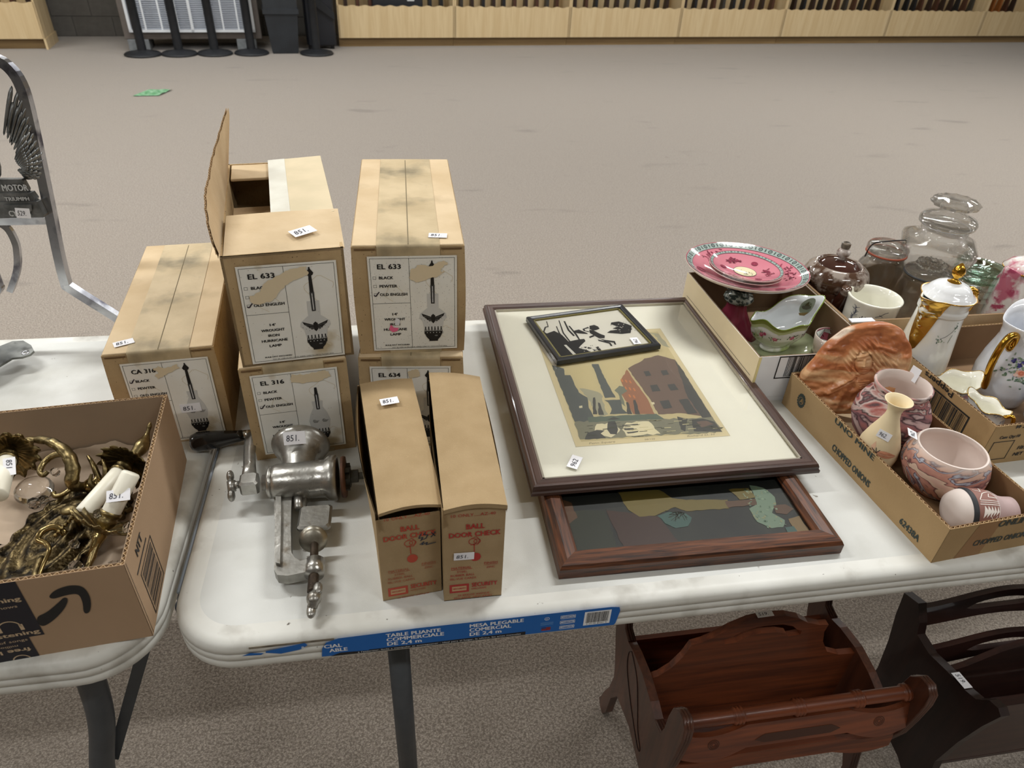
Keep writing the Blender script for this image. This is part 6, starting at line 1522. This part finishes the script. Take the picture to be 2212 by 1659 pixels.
radii = [outl(2 * PI * k / NA) for k in range(NA)]
vs = []
for j in range(NR + 1):
    for k in range(NA):
        a = 2 * PI * k / NA; q = radii[k] * (j / NR); X, Y = cX + q * math.cos(a), cY + q * math.sin(a)
        e = min(1, (1 - j / NR) * 9)
        off = (.008 + .00095 * relief(X, Y)) * (e ** .5) + .002
        vs.append(P3(X, Y, off))
for k in range(NA):
    a = 2 * PI * k / NA; q = radii[k] * .985; vs.append(P3(cX + q * math.cos(a), cY + q * math.sin(a), -.012))
fs = []
for j in range(NR + 1):
    for k in range(NA): fs.append((j * NA + k, j * NA + (k + 1) % NA, (j + 1) * NA + (k + 1) % NA, (j + 1) * NA + k))
fs.append([(NR + 1) * NA + k for k in range(NA)][::-1])
fs = [f[::-1] for f in fs]
mb.add(vs, fs[:-1], 0, True); mb.add([], [], 0); mb.f.append([(NR + 1) * NA + k for k in range(NA)]); mb.m.append(0); mb.sm.append(False)
STONE = marble('banded_orange_stone', PALE, [(.25, (198, 136, 90)), (.40, (184, 118, 74)), (.45, (206, 150, 104)), (.50, (214, 172, 128)), (.54, (190, 122, 78)), (.60, (164, 96, 58)), (.69, (184, 118, 76)), (.73, (226, 208, 186)), (.76, (150, 116, 96))], 5.0, 1.7)
STONE.node_tree.nodes['Principled BSDF'].inputs['Roughness'].default_value = .32
STONE.node_tree.nodes['Mapping'].inputs['Scale'].default_value = (.55, 1, 2.4); STONE.node_tree.nodes['Mapping'].inputs['Rotation'].default_value = (0, -.45, 0)
pqo = mb.build('stone_body', STONE, pq)

# ------------------------------------------------------------------ chrome backrest with cast eagle, left edge
CHROME = mat('worn_chrome', (206, 208, 212), (150, 152, 160), scale=14, rough=.14, r2=.3, metal=1, stain=(86, 84, 96), sscale=26, slo=.55, shi=.7)
CAST = mat('cast_pewter', (150, 152, 152), (96, 98, 98), scale=30, rough=.38, metal=.85, bump=.2, bscale=200)
ba = empty('motorcycle_backrest', (0, 0, 0), 0, 'chrome motorcycle backrest hoop with cast eagle badge, standing at the left frame edge', 'backrest')
def bk(px_, z):  # leaning plane
    return Vector((px_, .705 + (z - .75) * .12, z))
hoop = sm_path([bk(-.176, .752), bk(-.196, .772), bk(-.238, .812), bk(-.292, .862), bk(-.298, .874), bk(-.296, .93), bk(-.290, 1.0), bk(-.284, 1.08), bk(-.279, 1.15), bk(-.278, 1.20), bk(-.287, 1.228), bk(-.306, 1.243), bk(-.335, 1.247), bk(-.372, 1.246), bk(-.40, 1.243), bk(-.42, 1.228), bk(-.43, 1.20), bk(-.43, 1.15), bk(-.425, 1.08), bk(-.42, 1.0), bk(-.415, .93), bk(-.413, .874), bk(-.417, .862), bk(-.47, .812), bk(-.512, .772), bk(-.534, .752)], 4)
MB().tube(hoop, .0105, 4, up=(0, 1, 0)).build('hoop', CHROME, ba)
MB().tube([bk(-.287, .988), bk(-.42, .988)], .0085, 4, up=(0, 1, 0)).build('cross_bar', CHROME, ba)
em = MB()
def cast(x0, x1, z0, z1, y0, th): em.prism([(x0, z0), (x1, z0), (x1 + .004, z0 + .004), (x1, z1), (x0, z1)], th, M=frame_M((0, .733 + y0, 0), (1, 0, 0), (0, .12, 1)))
def plq(c, w, z0, z1, th, name):
    mb = MB(); Y = .705 + (z0 - .75) * .12
    mb.prism([(c - w, 0), (c + w, 0), (c + w + .002, .004), (c + w - .002, z1 - z0), (c - w + .002, z1 - z0), (c - w - .002, .004)], th, M=frame_M((0, Y - .004, z0), (1, 0, 0), (0, .12, 1)))
    return mb.build(name, CAST, ba)
CXE = -.353
t1 = plq(CXE, .060, .999, 1.026, .020, 'badge_tier'); t2 = plq(CXE, .052, 1.026, 1.040, .017, 'badge_tier'); t3 = plq(CXE, .043, 1.040, 1.062, .014, 'badge_tier')
def letter(par, z, txt, h, w_):
    Yz = .705 + (z - .75) * .12
    p = Print(); p.text(txt, 0, 0, h, (196, 198, 198), width=w_, al='c', bold=1)
    p.build('lettering', par, frame_M((CXE + .027, Yz - {9: .0285, 6: .0220, 10: .0190}[h], z), (1, 0, 0), (0, .12, 1)), rough=.3)
letter(t1, 1.006, 'CYCLES', 9, 34); letter(t2, 1.0295, 'TRIUMPH', 6, 38); letter(t3, 1.045, 'MOTOR', 10, 40)
sh = MB(); sh.prism([(-.022, .0), (.022, .0), (.020, -.010), (0, -.023), (-.020, -.010)], .003, M=frame_M((CXE + .027, .7325 - .0205 , 1.0245), (1, 0, 0), (0, .12, 1))); sh.build('badge_shield', CAST, ba)
TIPS = [(0, 160), (30, 182), (52, 212), (72, 248), (88, 288), (101, 330), (114, 368), (128, 404), (142, 438), (152, 472), (159, 506), (163, 540), (161, 572), (152, 598), (128, 608), (100, 610)]
DIRS = [(.10, -1), (.16, -1), (.22, -1), (.30, -.95), (.34, -.93), (.38, -.92), (.42, -.9), (.46, -.88), (.52, -.8), (.6, -.7), (.7, -.55), (.8, -.35), (.9, -.1), (.8, .35), (.5, .7), (.25, .9)]
LENS = [230, 225, 215, 200, 185, 170, 155, 140, 125, 108, 92, 80, 70, 60, 52, 48]
def wpt(X, Y, sgn):
    px_, py_ = X / 2.273, 130 + Y / 2.273
    x = -.364 + .00075 * px_ + (500 - py_) * .00024; z = 1.005 + (470 - py_) * .00074
    if sgn < 0: x = 2 * CXE - x
    return Vector((x, .705 + (z - .75) * .12, z))
for sgn in (1, -1):
    wg = MB()
    for row, (k_, wd_) in enumerate(((1, 13), (.80, 12), (.60, 11.5), (.42, 11))):
        for (tx, ty), (dx, dy), ln in list(zip(TIPS, DIRS, LENS))[(0 if row < 2 else 4):]:
            tx, ty = 62 + (tx - 62) * k_, 520 + (ty - 520) * k_; l_ = ln * (1 if row == 0 else .55 * k_ + .2)
            a_, b2_ = wpt(tx - dx * l_, ty - dy * l_, sgn), wpt(tx, ty, sgn)
            a_.y -= .007 + row * .004; b2_.y -= .002 + row * .004
            d_ = b2_ - a_
            wg.lathe([(0, -1), (.45, -.9), (.8, -.3), (1, .35), (.95, .7), (.6, .93), (0, 1)], 8, M=Matrix.Translation((a_ + b2_) / 2) @ d_.to_track_quat('Z', 'Y').to_matrix().to_4x4() @ Matrix.Diagonal((wd_ * .00062, .0034, d_.length / 2, 1)))
    wg.build('eagle_wing', CAST, ba)
eb = MB(); Y0 = .735
eb.ball((CXE, Y0 - .008, 1.095), .02, sc=(.85, .6, 1.7)); eb.ball((CXE, Y0 - .002, 1.142), .012, sc=(.9, .9, 1.15)); eb.lathe([(.006, 0), (.004, .008), (0, .013)], 8, M=T(CXE - .008, Y0 - .006, 1.144) @ RY(-1.9))
eb.build('eagle_body', CAST, ba)
sticker(ba, frame_M((-.332, .7065, 1.0035), (1, 0, -.08), (.08, .12, 1)), '529.', w_=22, h_=17)
# lower mounting brace and side plate lying on the table
MB().tube(sm_path([bk(-.395, .86), bk(-.372, .90), bk(-.362, .935), bk(-.361, .955), bk(-.366, .975), bk(-.38, .988)]), .007, 4, up=(0, 1, 0)).build('lower_brace', CHROME, ba)
bp2 = empty('mounting_bracket', (0, 0, 0), 0, 'loose slotted steel bracket plate lying on the left table', 'bracket')
pl_ = [(-.62, .44), (-.60, .40), (-.39, .575), (-.366, .612), (-.372, .640), (-.362, .662), (-.357, .668), (-.364, .683), (-.378, .684), (-.396, .700), (-.414, .698), (-.44, .67)]
MB().prism([(-.56, .44), (-.538, .415), (-.40, .605), (-.388, .63), (-.372, .632), (-.362, .640), (-.360, .652), (-.372, .672), (-.392, .690), (-.410, .690), (-.43, .668)], .004, M=T(0, 0, .768)).build('plate', mat('bracket_steel', (132, 134, 130), (92, 94, 92), scale=26, rough=.35, metal=.8, stain=(60, 60, 56), sscale=40, slo=.58, shi=.7), bp2)
MB().box((-.02, -.015, .7405), (.02, .015, .768), M=T(-.46, .60, 0) @ RZ(.9)).build('foot', CHROME, bp2)
MB().lathe([(.004, -.001), (.004, .0052), (.0065, .0052), (.0065, -.001)], 16, M=T(-.372, .646, .768)).build('eyelet', CHROME, bp2)
for c_ in ((-.44, .60),): MB().lathe([(0, .0041), (.008, .0043), (0, .0046)], 18, M=T(c_[0], c_[1], .768)).build('slot_hole', ink((28, 24, 24)), bp2)

# ------------------------------------------------------------------ magazine racks under the table
MAH = [wood('mahogany_x', (128, 66, 36), (88, 44, 26), axis=0, rough=.42, coat=.15, scale=9), wood('mahogany_z', (92, 54, 38), (68, 40, 29), axis=2, rough=.35, coat=.3, scale=9)]
MAH2 = [wood('dark_mahogany_x', (64, 38, 32), (46, 27, 24), axis=0, rough=.35, coat=.3, scale=9), wood('dark_mahogany_z', (44, 26, 22), (34, 20, 18), axis=2, rough=.4, coat=.2, scale=9)]
def sym(P, c): return P + [(2 * c - y, z) for y, z in reversed(P)]
mr1 = empty('magazine_rack', (.70, 0, 0), 0, 'reddish mahogany magazine rack with turned top rail and scalloped divider', 'magazine rack', 'wooden magazine racks under the table')
W_ = .44; CY = .134
half = [(-.006, .0), (.012, .0), (.026, .03), (.035, .10), (.06, .15), (CY, .168)]
outer = [(CY, .345), (.085, .338), (.055, .328), (.030, .334), (.022, .36), (.021, .40), (.016, .432), (.002, .452), (-.015, .456), (-.026, .445), (-.028, .42), (-.024, .37), (-.018, .32), (-.004, .27), (.020, .21), (.030, .17), (.020, .12), (.0, .07), (-.012, .03), (-.02, .012)]
prof_ = outer + half
full_ = prof_ + [(2 * CY - y, z) for y, z in reversed(prof_)][1:-1]
def endpanel(t, x, P, m, th=.016, bead=True):
    MB().prism([(y, z) for y, z in P], th, M=frame_M((x, 0, 0), (0, 1, 0), (0, 0, 1))).build('end_panel', m, t)
    if bead:
        e = [Vector((x + th / 2, y, z)) for y, z in outer[2:17]]
        mb = MB(); 
        for dx in (-.005, 0, .005): mb.tube([v + Vector((dx, 0, .0)) for v in e], .0032, 6)
        e2 = [Vector((v.x, 2 * CY - v.y, v.z)) for v in e]
        for dx in (-.005, 0, .005): mb.tube([v + Vector((dx, 0, .0)) for v in e2], .0032, 6)
        mb.build('edge_bead', m, t)
endpanel(mr1, 0, full_, MAH[1]); endpanel(mr1, W_ - .016, full_, MAH[1])
gv_ = sm_path([(-.0005, .19, .33), (-.0005, .15, .31), (-.0005, .125, .27), (-.0005, .10, .22), (-.0005, .075, .195), (-.0005, .085, .185), (-.0005, .14, .22), (-.0005, .19, .27), (-.0005, .20, .31), (-.0005, .19, .33)], 5)
MB().tube(gv_, .0009, 5).build('scribed_line', ink((34, 20, 16)), mr1)
def spindle(t, y, z, m):
    P = []; rr = []; n = 220
    for i in range(n + 1):
        x = .014 + (W_ - .028) * i / n
        r = .0115
        for c in (.02, .112, .220, .328, .42):
            d = abs(x - c)
            if d < .009: r = .0115 + .0035 * abs(math.cos(d / .009 * PI * 1.5))
        P.append((x, y, z)); rr.append(r)
    MB().tube(P, rr, 16).build('turned_rail', m, t)
spindle(mr1, .006, .405, MAH[0]); spindle(mr1, 2 * CY - .006, .405, MAH[0])
def carved(t, y, z, hgt, m, holes=True, lean=.0):
    n = 40; topP = []; botP = []
    for i in range(n + 1):
        x = .015 + (W_ - .03) * i / n; k = abs(x - W_ / 2) / (W_ / 2)
        topP.append((x, hgt / 2 * (1.0 if k < .42 else (1.0 - .45 * math.sin((k - .42) / .58 * PI) + (.1 if k > .9 else 0)))))
        botP.append((x, -hgt / 2 * (.5 if k < .42 else .5 + .6 * math.sin(max(0, k - .42) / .58 * PI))))
    mb = MB().prism(topP + botP[::-1], .011, M=frame_M((0, y, z), (1, 0, 0), (0, lean, 1)))
    mb.build('carved_board', m, t)
    p = Print(); dk = (66, 34, 20)
    if holes:
        hx = W_ * 500
        p.poly([(hx - 78, -2), (hx - 60, 8), (hx + 60, 8), (hx + 78, -2), (hx + 60, -9), (hx - 60, -9)], dk, 1)
        for s in (-1, 1):
            for q in (9.5, 6.5, 3.5): p.ring(hx + s * 150, 0, q, 1.2, dk, 2, 16)
        nn = Vector((0, -1, lean)).normalized() * .0112; p.build('carving', t, frame_M((0, y + nn.y, z + nn.z), (1, 0, 0), (0, lean, 1)), rough=.4)
carved(mr1, -.006, .362, .062, MAH[0], True, .34); carved(mr1, -.004, .288, .048, MAH[0], False, .1)
MB().box((.014, .03, .175), (W_ - .014, 2 * CY - .03, .187)).build('bottom_board', MAH[0], mr1)
MB().box((.014, 2 * CY - .036, .18), (W_ - .014, 2 * CY - .026, .30)).build('back_board', MAH[0], mr1)
dv = [(.016, .187), (.016, .335), (.03, .342), (.050, .362), (.066, .392), (.076, .425), (.095, .43), (.115, .442), (.14, .462), (.17, .478), (.205, .484), (.24, .480), (.268, .468), (.29, .452), (.318, .440), (.335, .438), (.333, .418), (.340, .388), (.36, .352), (.39, .337), (.424, .335), (.424, .187)]
mbd = MB()
MD = frame_M((0, CY + .006, 0), (1, 0, 0), (0, 0, 1))
# divider with a curved hand slot: two pieces of outline around the slot joined edge to edge
slot_top = [(.135, .430), (.15, .436), (.165, .448), (.19, .456), (.215, .458), (.24, .456), (.262, .447), (.275, .434), (.285, .430)]
slot_bot = [(.285, .418), (.262, .416), (.256, .426), (.235, .434), (.205, .437), (.175, .430), (.163, .418), (.140, .416)]
outer_top = dv[:]
left = [(.016, .187), (.016, .335), (.03, .342), (.050, .362), (.066, .392), (.076, .425), (.095, .43), (.115, .442), (.14, .462), (.17, .478), (.205, .484), (.205, .4575)] + slot_top[:4][::-1][:0] + [(.19, .456), (.165, .448), (.15, .436), (.135, .430), (.140, .416), (.163, .418), (.175, .430), (.205, .437), (.205, .187)]
right = [(.205, .187), (.205, .437), (.235, .434), (.256, .426), (.262, .416), (.285, .418), (.285, .430), (.275, .434), (.262, .447), (.24, .456), (.205, .4575), (.205, .484), (.24, .480), (.268, .468), (.29, .452), (.318, .440), (.335, .438), (.333, .418), (.340, .388), (.36, .352), (.39, .337), (.424, .335), (.424, .187)]
mbd.prism(left, .012, M=MD); mbd.prism(right, .012, M=MD); mbd.build('divider', MAH[0], mr1)
sticker(mr1, frame_M((.185, CY - .007, .4845), (1, 0, .05), (0, 1, 0)), '519.', w_=30, h_=12)

mr2 = empty('magazine_rack', (1.272, 0, 0), 0, 'dark brown magazine rack with plain shaped end panel and 519 tag', 'magazine rack', 'wooden magazine racks under the table')
C2 = .09
o2 = [(.217, .378), (.180, .392), (.158, .360), (.150, .335), (.110, .330), (.067, .342), (.030, .348), (-.001, .360), (-.018, .386), (-.036, .392), (-.047, .384), (-.034, .33), (-.020, .25), (-.010, .16), (-.02, .09), (-.045, .03), (-.05, 0), (-.02, 0), (.0, .03), (.05, .062), (.09, .07), (.13, .062), (.17, .03), (.19, 0), (.22, 0), (.215, .04), (.19, .10), (.185, .17), (.195, .25), (.21, .32)]
MB().prism(o2, .018, M=frame_M((0, 0, 0), (0, 1, 0), (0, 0, 1))).build('end_panel', MAH2[1], mr2)
MB().prism(o2, .018, M=frame_M((.40, 0, 0), (0, 1, 0), (0, 0, 1))).build('end_panel', MAH2[1], mr2)
def slotboard(y, z0, hgt, name, bow=.03, t=None, W2=.382, m=None):
    n = 24; t = t or mr2; m = m or MAH2[0]
    tp_ = [(.018 + W2 * i / n, hgt + bow * math.sin(PI * i / n) ** 2) for i in range(n + 1)]
    bt_ = [(.018 + W2 * i / n, .6 * bow * math.sin(PI * i / n) ** 2) for i in range(n + 1)]
    mid = [(.018 + W2 * i / n, (hgt + 1.5 * bow * math.sin(PI * i / n) ** 2) / 2) for i in range(n + 1)]
    # board with a hand slot: upper and lower strips that meet outside the slot
    up_, lo_ = [], []
    for i, (x, m_) in enumerate(mid):
        k = max(0, 1 - ((x - .018 - W2 / 2) / .075) ** 2) ** .5 * .013
        up_.append((x, m_ + k + .004 * (k > 0))); lo_.append((x, m_ - k))
    M = frame_M((0, y, z0), (1, 0, 0), (0, 0, 1))
    mb = MB(); mb.prism(tp_[::-1] + up_, .011, M=M); mb.prism(lo_[::-1] + bt_, .011, M=M)
    mb.build(name, m, t)
slotboard(2 * CY - .005, .360, .055, 'slotted_board', .03, mr1, .404, MAH[0]); slotboard(.195, .305, .062, 'slotted_board'); slotboard(.150, .232, .058, 'slotted_board')
MB().prism([(.018, 0), (.018, .12), (.06, .135), (.12, .17), (.20, .20), (.28, .17), (.35, .135), (.40, .12), (.40, 0)], .011, M=frame_M((0, .09, .19), (1, 0, 0), (0, 0, 1))).build('divider', MAH2[0], mr2)
MB().box((.018, -.03, .352), (.40, -.015, .382)).build('front_rail', MAH2[0], mr2)
MB().box((.018, -.018, .235), (.40, -.008, .335)).build('front_board', MAH2[0], mr2)
MB().box((.018, -.005, .145), (.40, .005, .215)).build('front_board', MAH2[0], mr2)
MB().box((.018, .0, .12), (.40, .17, .13)).build('bottom_board', MAH2[0], mr2)
sticker(mr2, frame_M((.0005, .058, .3475), (0, -1, .12), (1, 0, 0)), '519.', w_=34, h_=17)
